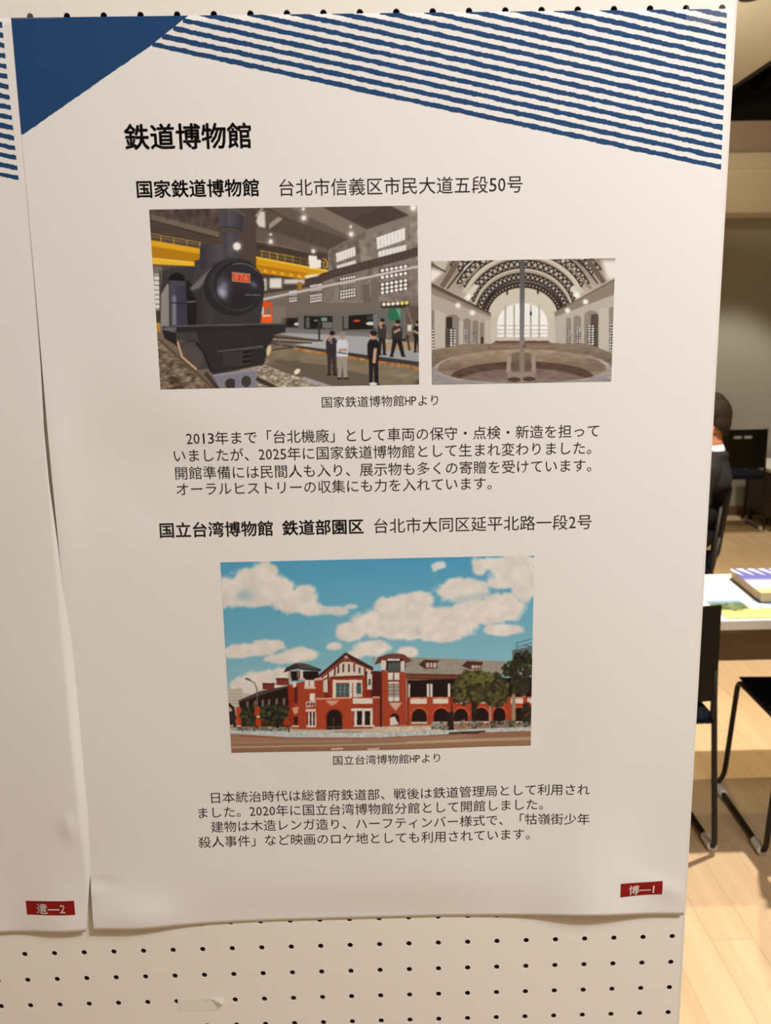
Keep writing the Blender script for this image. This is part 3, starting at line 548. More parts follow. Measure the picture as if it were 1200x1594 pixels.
    p.poly([(10, 205), (40, 150), (110, 128), (160, 118), (230, 130), (288, 176), (240, 195), (205, 150), (110, 150), (60, 190)], (112, 60, 48)); p.poly([(90, 130), (150, 116), (215, 130), (150, 128)], (130, 118, 106))
    p.poly([(60, 190), (110, 152), (205, 152), (240, 190), (240, 250), (62, 250)], (66, 36, 32)); p.rect(62, 172, 98, 245, (208, 190, 174)); p.rect(204, 178, 234, 250, (208, 190, 174)); p.rect(112, 190, 200, 250, (74, 88, 84)); p.line([(154, 180), (154, 470)], 8, (100, 78, 68)); p.rect(108, 160, 198, 176, (206, 190, 176))
    p.rect(112, 262, 148, 315, wh); p.rect(158, 262, 195, 315, wh); p.rect(112, 328, 195, 342, wh); p.rect(114, 346, 195, 440, (160, 146, 130)); p.rect(114, 440, 196, 470, (210, 196, 180))
    for y in (365, 392, 418): p.line([(114, y), (195, y)], 5, (104, 96, 88))
    p.line([(154, 340), (154, 470)], 6, (100, 78, 68)); p.poly([(118, 478), (215, 480), (200, 500), (170, 540), (140, 510)], (204, 170, 148), .9, 3); t2 = np.radians(np.linspace(180, 360, 12)); p.poly(list(zip(160 + 34 * np.cos(t2), 592 + 34 * np.sin(t2))) + [(192, 645), (126, 645)], (50, 30, 26)); p.poly([(126, 590), (160, 580), (192, 640), (126, 645)], (206, 190, 172))
    p.poly([(0, 250), (55, 250), (60, 640), (0, 640)], (76, 32, 28), .9); p.rect(0, 440, 52, 640, (152, 62, 42)); p.rect(0, 435, 52, 446, (206, 160, 140)); p.line([(62, 260), (64, 690)], 9, (70, 30, 26))
    # dormers
    for (x0, y0, x1, y1, a, b, c, d) in [(336, 205, 485, 178, 380, 180, 472, 234), (650, 215, 806, 190, 712, 200, 796, 242)]:
        p.poly([(x0, y0), (x0 + 40, y1 - 8), (x1 - 4, y1 - 4), (x1, y1 + 8), (c, b + 10), (a, d)], (78, 48, 42)); p.rect(a, b + 8, c, d, (112, 62, 50)); p.rect(a + 12, b + 12, c - 8, d - 8, (190, 172, 154))
        for i in (1, 2): p.line([(a + 12 + i * 24, b + 12), (a + 12 + i * 24, d - 8)], 7, (96, 70, 60))
    # scaffolding block and trees on the right
    p.poly([(1020, 100), (1165, 70), (1165, 200), (1020, 200)], (96, 104, 100)); p.line([(1050, 50), (1160, 15)], 4, (70, 84, 88)); p.line([(1050, 80), (1165, 45)], 4, (70, 84, 88)); p.line([(1052, 40), (1052, 110)], 4, (70, 84, 88)); p.line([(1100, 60), (1165, 75)], 6, (70, 84, 88))
    p.line([(1030, 400), (1034, 660)], 26, (150, 128, 104)); p.line([(740, 460), (742, 680)], 34, (44, 30, 26)); p.line([(770, 480), (742, 560)], 20, (58, 44, 36)); p.line([(858, 450), (860, 660)], 14, (170, 140, 120)); p.line([(570, 560), (570, 680)], 46, (44, 34, 30))
    gr = [(62, 60, 34), (84, 80, 44), (46, 42, 28), (104, 96, 52), (54, 50, 32), (74, 70, 42)]
    p.leaves(790, 370, 200, 110, gr, 420, 20); p.leaves(700, 300, 60, 50, gr, 60, 18); p.leaves(660, 430, 80, 70, gr[2:], 90, 16); p.leaves(900, 430, 100, 90, [(70, 66, 40), (50, 46, 30), (88, 84, 50)], 140, 16); p.leaves(780, 300, 110, 44, [(112, 104, 54), (96, 90, 48)], 90, 13)
    p.leaves(1090, 250, 90, 140, [(44, 42, 30), (60, 58, 38), (34, 32, 26), (72, 70, 46)], 240, 18); p.leaves(1000, 240, 60, 50, [(40, 38, 28), (56, 54, 36)], 60, 15); p.leaves(1130, 560, 40, 80, [(40, 34, 28), (52, 46, 34)], 60, 16); p.leaves(1080, 380, 70, 50, [(50, 44, 30), (66, 60, 40)], 60, 14)
    # fence, hedges and kerb
    p.poly([(0, 655), (420, 650), (560, 690), (0, 720)], (196, 174, 150)); p.grain([(0, 655), (420, 650), (560, 690), (0, 720)], 10, 2.5)
    p.leaves(500, 650, 70, 30, [(120, 112, 96), (80, 76, 60), (150, 142, 128)], 60, 12); p.leaves(1000, 640, 170, 26, [(84, 84, 66), (120, 120, 104), (58, 54, 42)], 90, 11); p.leaves(700, 640, 110, 24, [(150, 140, 124), (90, 84, 66)], 60, 11)
    p.poly([(0, 700), (420, 688), (820, 672), (1165, 662), (1165, 690), (820, 700), (0, 735)], (176, 178, 172)); p.grain([(0, 700), (1165, 662), (1165, 690), (0, 735)], 12, 2.2); p.line([(560, 705), (820, 695)], 12, (52, 44, 40)); p.ell(720, 708, 70, 10, (48, 38, 34))
    p.line([(0, 738), (820, 708), (1165, 694)], 8, (150, 84, 62)); p.poly([(820, 712), (1165, 698), (1165, 735), (600, 745)], (132, 92, 68), .6, 6)
    F()
    p.poly([(85, 610), (640, 620), (1200, 610), (1200, 650), (85, 640)], (192, 170, 146)); p.leaves(300, 625, 210, 16, [(120, 122, 104), (86, 90, 70), (160, 158, 144)], 110, 11); p.poly([(90, 630), (1200, 640), (1200, 676), (500, 676), (90, 650)], (182, 184, 178)); p.grain([(90, 630), (1200, 640), (1200, 676), (90, 650)], 10, 2.2)
    p.line([(160, 668), (500, 680), (1200, 676)], 6, (150, 70, 54)); p.line([(500, 600), (510, 636)], 10, (60, 48, 42)); p.line([(834, 635), (1030, 632)], 6, (120, 108, 96))
    return p.done((216, 204, 192), .9, 1.07)

def paint_flyer():
    p = Pic([(0, 0), (300, 0), (300, 210), (0, 210)], 150, 105, (232, 236, 240), 21)
    p.crop(0, 0, 1)
    p.grad([(0, 0), (300, 0), (300, 120), (0, 120)], (120, 150, 186), (196, 216, 226), (150, 0), (150, 110))
    for i in range(7): p.poly([(70 + 32 * i, 0), (88 + 32 * i, 0), (150 + 34 * i, 120), (128 + 34 * i, 120)], (236, 240, 240) if i % 2 else (110, 156, 196), .75, 6)
    p.poly([(0, 105), (300, 105), (300, 210), (0, 210)], (208, 202, 112)); p.line([(0, 150), (300, 140)], 16, (226, 220, 140), 1, 4); p.line([(0, 185), (300, 178)], 14, (230, 226, 160), 1, 4)
    p.leaves(50, 70, 62, 42, [(96, 116, 70), (120, 136, 90), (74, 92, 56)], 200, 10); p.line([(22, 70), (50, 128)], 8, (70, 66, 50)); p.line([(60, 120), (66, 132)], 6, (80, 74, 56))
    return p.done((255, 252, 246))
# ---------------------------------------------------------------- materials
M_PAPER = mat('poster_paper', (.80, .80, .80), .50, .30)
M_PANEL = mat('pegboard_paint', (.84, .82, .77), .55, .3, var=.02, scale=300)
M_HOLE = mat('pegboard_core', (.075, .032, .018), .9, .1)
M_TRIM = mat('panel_edge', (.70, .68, .65), .4, .4)
M_DARKIN = mat('panel_back', (.10, .07, .05), .9, .1)
M_INK = mat('black_ink', (.026, .021, .019), .6, .15)
M_NAVY = mat('navy_ink', (.016, .062, .175), .6, .12)
M_RED = mat('red_ink', (.27, .011, .010), .6, .12)
M_WHITEINK = mat('white_ink', (.80, .72, .68), .5, .3)
M_PRINT = attr_mat('colour_print')
M_TAPE = film_mat('matte_tape', (.95, .93, .87), .75)
M_TAPE2 = film_mat('clear_tape', (.95, .95, .95), .08)
M_FLOOR = wood_floor('oak_planks', (.62, .44, .255), (.70, .515, .31), (.53, .355, .19))
M_WALL = mat('grey_wall', (.40, .385, .335), .8, .2, var=.03, scale=60)
M_CREAM = mat('cream_plaster', (.80, .71, .54), .8, .2, var=.02, scale=60)
M_CEIL = mat('cream_ceiling', (.84, .80, .70), .85, .2, var=.02, scale=40)
M_FASCIA = mat('brown_fascia', (.48, .38, .29), .8, .2, var=.03, scale=40)
M_VOID = mat('black_void', (.006, .006, .006), .8, .2)
M_DUCT = mat('black_duct', (.016, .015, .014), .45, .4)
M_WOODTRIM = mat('wood_baseboard', (.17, .095, .045), .5, .3, var=.1, scale=30)
M_SIDE = mat('beige_wall', (.56, .51, .44), .85, .2, var=.02, scale=40)
M_BLACK = mat('black_plastic', (.012, .0105, .0095), .5, .4, bump=.1, scale=300)
M_BLACKMETAL = mat('dark_steel_tube', (.016, .011, .008), .32, .5)
M_FRAME = mat('black_painted_tube', (.014, .010, .008), .55, .35)
M_SEAT = mat('navy_seat_fabric', (.003, .0045, .014), .8, .12, bump=.4, scale=900, var=.2)
M_GLIDE = mat('milky_glide', (.80, .80, .78), .25, .5)
M_TABLE = mat('white_laminate', (.80, .77, .72), .35, .4)
M_MODESTY = mat('grey_brown_metal', (.27, .20, .14), .45, .4)
M_SHEET = mat('white_leaflet', (.84, .84, .86), .5, .3)
M_BOOKSIDE = mat('cream_pages', (.72, .56, .36), .8, .1, var=.06, scale=200)
M_SKIN = mat('skin', (.52, .22, .11), .5, .4, var=.06, scale=60)
M_HAIR = mat('dark_hair', (.016, .009, .005), .7, .2, bump=.8, scale=160, var=.3)
M_SUIT = mat('black_suit', (.016, .015, .016), .8, .2, bump=.2, scale=500)
M_SHIRT = mat('white_shirt', (.75, .73, .72), .8, .2)
M_SHOE = mat('black_leather', (.010, .009, .009), .3, .5)
M_EYE = mat('eye_white', (.75, .72, .68), .2, .5)
M_IRIS = mat('eye_dark', (.02, .012, .008), .2, .5)
M_LIP = mat('lip_skin', (.40, .12, .08), .5, .3)

# ---------------------------------------------------------------- the room
def slab(name, lo, hi, m, kind='structure', parent=None):
    bm = bmesh.new(); box(bm, lo, hi)
    o = bm_obj(name, bm, m, parent)
    if kind and not parent: o['kind'] = kind
    return o
slab('floor', (-3.6, -3.3, -.08), (4.4, 6.5, 0), M_FLOOR)
slab('wall_back', (-3.6, 6.36, 0), (4.4, 6.5, 3.6), M_WALL)
slab('wall_left', (-3.7, -3.3, 0), (-3.6, 6.5, 3.6), M_SIDE)
slab('wall_right', (4.3, -3.3, 0), (4.4, 6.36, 3.6), M_WALL)
slab('wall_front', (-3.6, -3.4, 0), (4.4, -3.3, 3.6), M_SIDE)
bm = bmesh.new()
box(bm, (-3.6, -3.3, 3.0), (1.985, 6.36, 3.08)); box(bm, (1.985, -3.3, 3.0), (4.3, 1.6, 3.08))
o = bm_obj('ceiling', bm, M_CEIL); o['kind'] = 'structure'
slab('trim_1', (-3.6, 6.02, 2.362), (4.3, 6.36, 2.668), M_CREAM)
slab('trim_2', (-3.6, 6.00, 2.668), (4.3, 6.36, 2.776), M_CREAM)
slab('trim_3', (-3.6, 6.03, 2.776), (4.3, 6.36, 3.0), M_FASCIA)
slab('baseboard_back', (-3.6, 6.345, 0), (4.3, 6.36, .075), M_WOODTRIM)
bm = bmesh.new(); box(bm, (1.985, 1.6, 3.52), (4.3, 6.36, 3.6)); box(bm, (1.95, 1.6, 3.08), (1.985, 6.36, 3.6)); box(bm, (1.985, 6.03, 3.0), (4.3, 6.10, 3.52)); box(bm, (1.985, 1.56, 3.08), (4.3, 1.6, 3.6))
o = bm_obj('ceiling_recess', bm, M_VOID); o['kind'] = 'structure'
for k, (x, z, r) in enumerate([(2.22, 3.16, .035), (2.55, 3.24, .05), (3.0, 3.14, .035)]):
    bm = bmesh.new(); tube(bm, [(x, 1.62, z), (x, 6.02, z)], r, 14)
    for y in (2.4, 3.6, 4.8): tube(bm, [(x, y, z), (x, y, 3.53)], .008, 8)
    tag(bm_obj('ceiling_duct', bm, M_DUCT, smooth=True), ['thin black pipe nearest the beige edge in the dark ceiling recess', 'thick black duct running through the dark ceiling recess', 'thin black pipe on the far side of the dark ceiling recess'][k], 'pipe')
# surface spotlight whose rim just enters the frame at the top
t = empty('ceiling_spotlight', (1.40, 3.43, 3.0), 0, 'small dark spotlight on the beige ceiling beside the white panel', 'lamp')
bm = bmesh.new(); tube(bm, [(0, 0, 0), (0, 0, -.02)], .06, 20); bm_obj('mounting_plate', bm, M_BLACKMETAL, t)
bm = bmesh.new(); tube(bm, [(0, 0, -.02), (0, 0, -.05)], .045, 20); bm_obj('lamp_shade', bm, M_BLACKMETAL, t, True)

# ---------------------------------------------------------------- pegboard display panel
Z0 = 0.93694
XR = 0.0135                                   # right edge of the panel
panel = empty('display_panel', (-.585, .02, 0), 0, 'white pegboard display panel carrying the posters', 'display panel')
def world_child(o, parent):
    o.parent = parent; o.matrix_parent_inverse = Matrix.Translation(parent.location).inverted(); return o
verts, faces, mats = [], [], []
sq = [(-1, -1), (0, -1), (1, -1), (1, 0), (1, 1), (0, 1), (-1, 1), (-1, 0)]
HR, DEP = .00262, .005
def peg_cell(x0, x1, z0, z1, cx, cz):
    n = 16; b = len(verts)
    for k in range(n):                        # outer ring follows the square
        a = 2 * math.pi * k / n; c, s = math.cos(a), math.sin(a); q = 1 / max(abs(c), abs(s))
        hx = (x1 - cx) if c > 0 else (cx - x0); hz = (z1 - cz) if s > 0 else (cz - z0)
        verts.append((cx + c * q * hx, 0, cz + s * q * hz))
    for r, y in ((HR + .0003, 0), (HR, .0005), (HR, DEP)):
        for k in range(n):
            a = 2 * math.pi * k / n; verts.append((cx + r * math.cos(a), y, cz + r * math.sin(a)))
    for ring in range(3):
        for k in range(n):
            k2 = (k + 1) % n
            faces.append((b + ring * n + k, b + ring * n + k2, b + (ring + 1) * n + k2, b + (ring + 1) * n + k)); mats.append(1 if ring == 2 else 0)
def plain_cell(x0, x1, z0, z1):
    b = len(verts); verts.extend([(x0, 0, z0), (x1, 0, z0), (x1, 0, z1), (x0, 0, z1)]); faces.append((b, b + 1, b + 2, b + 3)); mats.append(0)
ZB, ZT = .262, 2.092
for c in range(40):
    cx = -.03 * c; x0 = cx - .015; x1 = min(cx + .015, XR - .0035)
    for r in range(-22, 38):
        cz = Z0 + .03 * r
        if 2 <= r <= 27: plain_cell(x0, x1, cz - .015, cz + .015)     # covered by the sheets
        else: peg_cell(x0, x1, cz - .015, cz + .015, cx, cz)
me = bpy.data.meshes.new('pegboard'); me.from_pydata(verts, [], faces); me.materials.append(M_PANEL); me.materials.append(M_HOLE)
me.polygons.foreach_set('material_index', mats); me.update()
pg = bpy.data.objects.new('pegboard', me); COL.objects.link(pg); world_child(pg, panel)
bm = bmesh.new(); box(bm, (-1.185, .022, ZB), (XR - .0035, .036, ZT)); world_child(bm_obj('back_board', bm, M_DARKIN), panel)
def edge_strip(pts_axis, name):
    bm = bmesh.new(); x, s, za, zb = pts_axis
    prof = [(x - s * .0035, 0.0)] + [(x - s * .0035 + s * .0035 * math.sin(a), .0035 - .0035 * math.cos(a)) for a in np.linspace(.1, math.pi / 2, 6)] + [(x, .04), (x - s * .0035, .04)]
    lo = [bm.verts.new((p[0], p[1], za)) for p in prof]; hi = [bm.verts.new((p[0], p[1], zb)) for p in prof]
    for i in range(len(prof)):
        j = (i + 1) % len(prof); bm.faces.new((lo[i], lo[j], hi[j], hi[i]))
    bm.faces.new(lo); bm.faces.new(hi)
    bmesh.ops.recalc_face_normals(bm, faces=bm.faces)
    world_child(bm_obj(name, bm, M_TRIM), panel)
edge_strip((XR, 1, ZB, ZT), 'edge_trim'); edge_strip((-1.1885, -1, ZB, ZT), 'edge_trim')
for (za, zb) in ((ZB - .012, ZB), (ZT, ZT + .012)):
    bm = bmesh.new(); box(bm, (-1.1885, 0, za), (XR, .04, zb), .002); world_child(bm_obj('edge_trim', bm, M_TRIM), panel)
for x in (-1.05, -.12):
    bm = bmesh.new(); tube(bm, [(x, .02, ZB), (x, .02, .035)], .016, 14); tube(bm, fillet([(x, -.25, .012), (x, -.20, .03), (x, .24, .03), (x, .29, .012)], .03), .0155, 12)
    world_child(bm_obj('foot', bm, M_TRIM, smooth=True), panel)

# ---------------------------------------------------------------- posters
ZTOP = 1.8063
def G(x, c, s): return np.exp(-((x - c) / s) ** 2)
def lift_main(x, z):
    """height of the sheet in front of the board (m); x, z in board coordinates"""
    u = x + .5854; v = z - .9633
    d = .0008 + .0020 * np.sin(np.clip(v / .84, 0, 1) * math.pi) * (.6 + .4 * np.cos(u * 9))
    d = d + .0055 * np.exp(-(u / .070) ** 2 - (v / .05) ** 2)                       # lower left corner stands off
    d = d + .0035 * G(u, .05, .035) * G(v, .015, .02)
    d = d + .0110 * G(u, .500, .048) * np.exp(-np.abs(v) / .10)                     # bulge at the lower edge
    d = d + .0022 * G(u, .594, .030) * np.exp(-(v / .05) ** 2)
    d = d + .0028 * np.exp(-(u / .022) ** 2) * G(v, .470, .110)                     # left edge stands off half way up
    d = d - .0030 * G(u, .100, .055) * G(v, .455, .050) + .0022 * G(u, .11, .05) * G(v, .53, .05)
    d = d + .0008 * np.exp(-(u / .012) ** 2) * G(v, .045, .006) - .0012 * G(u, .012, .012) * G(v, .055, .004)   # small nick
    d = d + .0016 * G(u, .565, .03) * G(v + .35 * (u - .565), .035, .010)            # crease by the tag
    d = d + .0030 * G(u, .30, .22) * G(v, .030, .055) + .0012 * np.sin(u * 21 + v * 9) * G(v, .18, .16)
    d = d * (1 - .92 * np.exp(-((u - .26) / .165) ** 4) * np.exp(-(np.abs(v) / .035) ** 2))
    return np.maximum(d, .0005) * (1 - .75 * np.clip((v - .80) / .043, 0, 1))
EDGE_Z = [0.955, .962, 1.03, 1.10, 1.18, 1.27, 1.33, 1.37, 1.42, 1.47, 1.51, 1.56, 1.81]
EDGE_X = [-.5940, -.5940, -.5850, -.5820, -.5815, -.5822, -.5848, -.5866, -.5888, -.5891, -.5876, -.5856, -.5853]
def hem_main(x):                                # the lower edge rides up a little where the sheet bows out
    u = x + .5854
    return .9636 + .0038 * np.exp(-((u - .27) / .20) ** 4) + .0068 * G(u, .500, .048) + .0030 * np.exp(-(u / .07) ** 2)
def hem_left(x):
    return .9640 + .0008 * np.sin(x * 40)
def edge_left(z): return np.interp(z, EDGE_Z, EDGE_X)
def lift_left(x, z):
    e = -.5880 - x; v = z - .9633                    # e: distance in from the nominal edge
    d = .0010 + .0010 * np.sin(np.clip(v / .84, 0, 1) * math.pi)
    amp = .0048 * (G(v, .20, .16) + .45 * G(v, .45, .10))
    d = d + amp * np.clip((e + .010) / .012, .25, 1) * np.exp(-(np.clip(e, 0, 1) / .09) ** 2)
    d = d + .0045 * np.exp(-(v / .05) ** 2) * (.6 + .4 * np.sin(e * 60))
    d = d + .0016 * G(e, .013, .008) * G(v, .118, .012)
    return np.maximum(d, .0006) * (1 - .75 * np.clip((v - .80) / .043, 0, 1))
def on_sheet(xz, lift, off):
    x, z = xz[:, 0], xz[:, 1]
    return np.stack([x, -(lift(x, z) + off), z], 1)

def sheet(name, x0, x1, z0, z1, lift, parent, warp=None, hem=None, nx=120, nz=170, mtl=None):
    xs = np.concatenate([x0 + (x1 - x0) * (1 - np.cos(np.linspace(0, math.pi, nx))) / 2]); zs = np.linspace(z0, z1, nz)
    X, Z = np.meshgrid(xs, zs); X = X.ravel(); Z = Z.ravel()
    if warp is not None:
        k = np.clip((X - (x1 - .08)) / .08, 0, 1) ** 2
        X = X + k * (warp(Z) - x1)
    if hem is not None: Z = Z + (hem(X) - z0) * np.clip(1 - (Z - z0) / .05, 0, 1) ** 2
    f = on_sheet(np.stack([X, Z], 1), lift, 0.0); b = f.copy(); b[:, 1] += .00022
    n = nx * nz; V = np.concatenate([f, b]); F = []
    for j in range(nz - 1):
        for i in range(nx - 1):
            a = j * nx + i; F.append((a, a + 1, a + nx + 1, a + nx)); F.append((n + a, n + a + nx, n + a + nx + 1, n + a + 1))
    for i in range(nx - 1): F.append((n + i, n + i + 1, i + 1, i)); a = (nz - 1) * nx + i; F.append((a, a + 1, n + a + 1, n + a))
    for j in range(nz - 1): a = j * nx; F.append((a, a + nx, n + a + nx, n + a)); a += nx - 1; F.append((n + a, n + a + nx, a + nx, a))
    return mesh(name, V - np.array(parent.location)[None, :], F, mtl or M_PAPER, parent, True)

def flat_print(name, x0, x1, z0, z1, lift, parent, m, nx=2, nz=2, off=.00016):
    X, Z = np.meshgrid(np.linspace(x0, x1, nx), np.linspace(z0, z1, nz))
    V = on_sheet(np.stack([X.ravel(), Z.ravel()], 1), lift, off) - np.array(parent.location)[None, :]
    F = [(j * nx + i, j * nx + i + 1, (j + 1) * nx + i + 1, (j + 1) * nx + i) for j in range(nz - 1) for i in range(nx - 1)]
    return mesh(name, V, F, m, parent, True)

def picture(name, img, x0, x1, z0, z1, lift, parent):
    h, w_, _ = img.shape
    o = flat_print(name, x0, x1, z0, z1, lift, parent, M_PRINT, w_, h)
    a = o.data.color_attributes.new('print', 'FLOAT_COLOR', 'POINT')
    rgba = np.ones((h, w_, 4), np.float32); rgba[..., :3] = img[::-1]
    a.data.foreach_set('color', rgba.ravel())
    return o

# --- lettering: glyph outlines from Blender's own built-in typeface
LINES = []          # (part key, text, x0, x1, zc, bold)
def half(ch): return ord(ch) < 128
GLYPH = {}
def prepare_glyphs(jobs):
    tmp = []
    for ch, bold in jobs:
        if ch in ' \u3000': continue
        c = bpy.data.curves.new('glyph', 'FONT'); c.body = ch; c.size = 1; c.resolution_u = 2; c.fill_mode = 'FRONT'
        o = bpy.data.objects.new('glyph', c); COL.objects.link(o); tmp.append((ch, bold, o))
    bpy.context.view_layer.update(); dg = bpy.context.evaluated_depsgraph_get()
    for ch, bold, o in tmp:
        me = bpy.data.meshes.new_from_object(o.evaluated_get(dg))
        n = len(me.vertices); co = np.empty(n * 3); me.vertices.foreach_get('co', co)
        GLYPH[(ch, bold)] = (co.reshape(-1, 3)[:, :2], [tuple(p.vertices) for p in me.polygons])
        bpy.data.meshes.remove(me)
    for ch, bold, o in tmp:
        c = o.data; bpy.data.objects.remove(o); bpy.data.curves.remove(c)
def set_line(text, x0, x1, zc, bold=0.0, em=None):
    """glyphs on a fixed pitch (Latin and figures half width), fitted between x0 and x1"""
    V = []; F = []; pen = 0.0; b = 0
    for ch in text:
        if (ch, bold) in GLYPH:
            co, fs = GLYPH[(ch, bold)]; co = co.copy()
            if half(ch) and ch != '-': wdt = co[:, 0].max() - co[:, 0].min(); k = min(.42 / wdt, 1.15); co[:, 0] = (co[:, 0] - co[:, 0].min()) * k + (.5 - wdt * k) / 2; co[:, 1] *= 1.06
            co[:, 0] += pen; V.append(co); F += [tuple(i + b for i in f) for f in fs]; b += len(co)
        pen += .5 if half(ch) else 1.0
    V = np.concatenate(V)
    if bold > 0:                                  # heavier weight: copies of the outlines set a hair's breadth apart
        n0 = len(V); sh = [(bold * math.cos(t), bold * math.sin(t)) for t in np.linspace(0, 2 * math.pi, 8, endpoint=False)]
        V = np.concatenate([V + np.array([q]) for q in sh]); F = [tuple(i + k * n0 for i in f) for k in range(len(sh)) for f in F]
    s = (x1 - x0) / (V[:, 0].max() - V[:, 0].min())
    x = x0 + (V[:, 0] - V[:, 0].min()) * s; z = zc + (V[:, 1] - .38) * s
    return np.stack([x, z], 1), F
def lettering(name, lines, lift, parent, m=None, off=.00018, bold=0.0):
    V = []; F = []; b = 0
    for (t, x0, x1, zc) in lines:
        v, f = set_line(t, x0, x1, zc, bold); V.append(v); F += [tuple(i + b for i in q) for q in f]; b += len(v)
    P = on_sheet(np.concatenate(V), lift, off) - np.array(parent.location)[None, :]
    return mesh(name, P, F, m or M_INK, parent)

TITLE = [('鉄道博物館', -.4997, -.3934, 1.7131)]
HEAD1 = [('国家鉄道博物館', -.4924, -.3888, 1.6714)]
ADDR1 = [('台北市信義区市民大道五段50号', -.3715, -.1640, 1.6710)]
CAP1 = [('国家鉄道博物館HPより', -.3411, -.2371, 1.4886)]
PARA1 = [('2013年まで「台北機廠」として車両の保守・点検・新造を担って', -.4635, -.0920, 1.4585),
         ('いましたが、2025年に国家鉄道博物館として生まれ変わりました。', -.4758, -.0985, 1.4430),
         ('開館準備には民間人も入り、展示物も多くの寄贈を受けています。', -.4757, -.0980, 1.4270),
         ('オーラルヒストリーの収集にも力を入れています。', -.4755, -.1887, 1.4122)]
HEAD2 = [('国立台湾博物館 鉄道部園区', -.4933, -.3064, 1.3745)]
ADDR2 = [('台北市大同区延平北路一段2号', -.2965, -.0962, 1.3744)]
CAP2 = [('国立台湾博物館HPより', -.3410, -.2371, 1.1425)]
PARA2 = [('日本統治時代は総督府鉄道部、戦後は鉄道管理局として利用され', -.4615, -.0904, 1.1055),
         ('ました。2020年に国立台湾博物館分館として開館しました。', -.4747, -.1357, 1.0899),
         ('建物は木造レンガ造り、ハーフティンバー様式で、「牯嶺街少年', -.4633, -.0900, 1.0742),
         ('殺人事件」など映画のロケ地としても利用されています。', -.4766, -.1486, 1.0583)]
TAG1 = [('博―1', -.0488, -.0226, .9956)]
TAG2 = [('遺―2', -.6412, -.6122, .9918)]
BT, BH, BG, BP = .020, .017, .010, 0.0
prepare_glyphs({(c, b) for ls, b in ((TITLE, BT), (HEAD1, BH), (HEAD2, BH), (ADDR1, BP), (ADDR2, BP), (CAP1, BP), (CAP2, BP), (PARA1, BP), (PARA2, BP), (TAG1, BG), (TAG2, BG)) for l in ls for c in l[0]})

def hyp(x): return float(np.interp(x, [-.5839, -.4717, -.4407, -.40], [1.7164, 1.7845, 1.8063, 1.834]))
def stripes(name, dx, lift, parent, seed):
    rng = random.Random(seed); V = []; F = []
    zs = [1.8006 - .0079 * i for i in range(16)]
    for i, zr in enumerate(zs):
        pts = []; x = .0059 - .00012 * (15 - i); slope = -.2155
        n = 0; wob_t = wob_b = 0.0
        while x > -.60:
            zc = zr + (x - .006) * slope
            if True:
                wob_t = .5 * wob_t + rng.uniform(-.00036, .00036); wob_b = .5 * wob_b + rng.uniform(-.00036, .00036)
            top = min(zc + .00185 + wob_t, ZTOP); bot = zc - .00185 + wob_b
            if bot > ZTOP - .0002: break
            if x < -.43 and zc > hyp(x) - .0005: 
                pts.append((x, bot, top)); break
            pts.append((x, bot, top)); x -= .0014; n += 1
        b = len(V)
        for (x, bo, tp) in pts: V += [(x + dx, bo), (x + dx, tp)]
        for k in range(len(pts) - 1): F.append((b + 2 * k, b + 2 * k + 1, b + 2 * k + 3, b + 2 * k + 2))
    P = on_sheet(np.array(V), lift, .00022) - np.array(parent.location)[None, :]
    return mesh(name, P, F, M_NAVY, parent)
def corner(name, dx, lift, parent, seed):
    rng = random.Random(seed); n = 60; V = []; F = []
    for i in range(n + 1):
        x = -.5853 + (.5853 - .4407) * i / n
        zb = min(hyp(x) + rng.uniform(-.0003, .0003), ZTOP)
        V += [(x + dx, zb + (ZTOP - zb) * j / 24) for j in range(25)]
    for i in range(n):
        for j in range(24): k = 25 * i + j; F.append((k, k + 25, k + 26, k + 1))
    return mesh(name, on_sheet(np.array(V), lift, .00017) - np.array(parent.location)[None, :], F, M_NAVY, parent)

po = empty('poster', (-.288, 0, .9633), 0, 'complete white poster with three photographs and Japanese text on the pegboard', 'poster')
sheet('paper_sheet', -.5854, .0091, .9633, ZTOP, lift_main, po, None, hem_main)
tag(corner('corner_triangle', 0, lift_main, po, 3), 'solid navy triangle in the top left corner')
tag(stripes('header_stripes', 0, lift_main, po, 5), 'navy brush stripes across the top')
tag(lettering('title', TITLE, lift_main, po, bold=BT), 'large black title line')
tag(lettering('heading', HEAD1, lift_main, po, bold=BH), 'bold heading above the engine photograph')
tag(lettering('address_line', ADDR1, lift_main, po, bold=BP), 'thin address text right of the upper heading')
tag(picture('photo_print', paint_engine_hall(), -.4830, -.2541, 1.5028, 1.6548, lift_main, po), 'photograph of a black steam engine in a workshop hall')
tag(picture('photo_print', paint_bath_hall(), -.2426, -.0824, 1.5023, 1.6085, lift_main, po), 'photograph of a round pool under a vaulted roof')
tag(lettering('caption', CAP1, lift_main, po, bold=BP), 'small caption under the two upper photographs')
tag(lettering('paragraph', PARA1, lift_main, po, bold=BP), 'four lines of text in the middle')
tag(lettering('heading', HEAD2, lift_main, po, bold=BH), 'bold heading above the red brick building')
tag(lettering('address_line', ADDR2, lift_main, po, bold=BP), 'thin address text right of the lower heading')
tag(picture('photo_print', paint_brick_building(), -.4393, -.1488, 1.1524, 1.3433, lift_main, po), 'photograph of a red brick building under a blue sky')
tag(lettering('caption', CAP2, lift_main, po, bold=BP), 'small caption under the brick building')
tag(lettering('paragraph', PARA2, lift_main, po, bold=BP), 'four lines of text at the bottom')
tg = tag(flat_print('page_tag', -.0573, -.0142, .9888, 1.0036, lift_main, po, M_RED, 12, 6), 'dark red page tag')
def reparent(o, p):
    o.parent = p; return o
reparent(lettering('tag_lettering', TAG1, lift_main, po, M_WHITEINK, .0006, BG), tg)

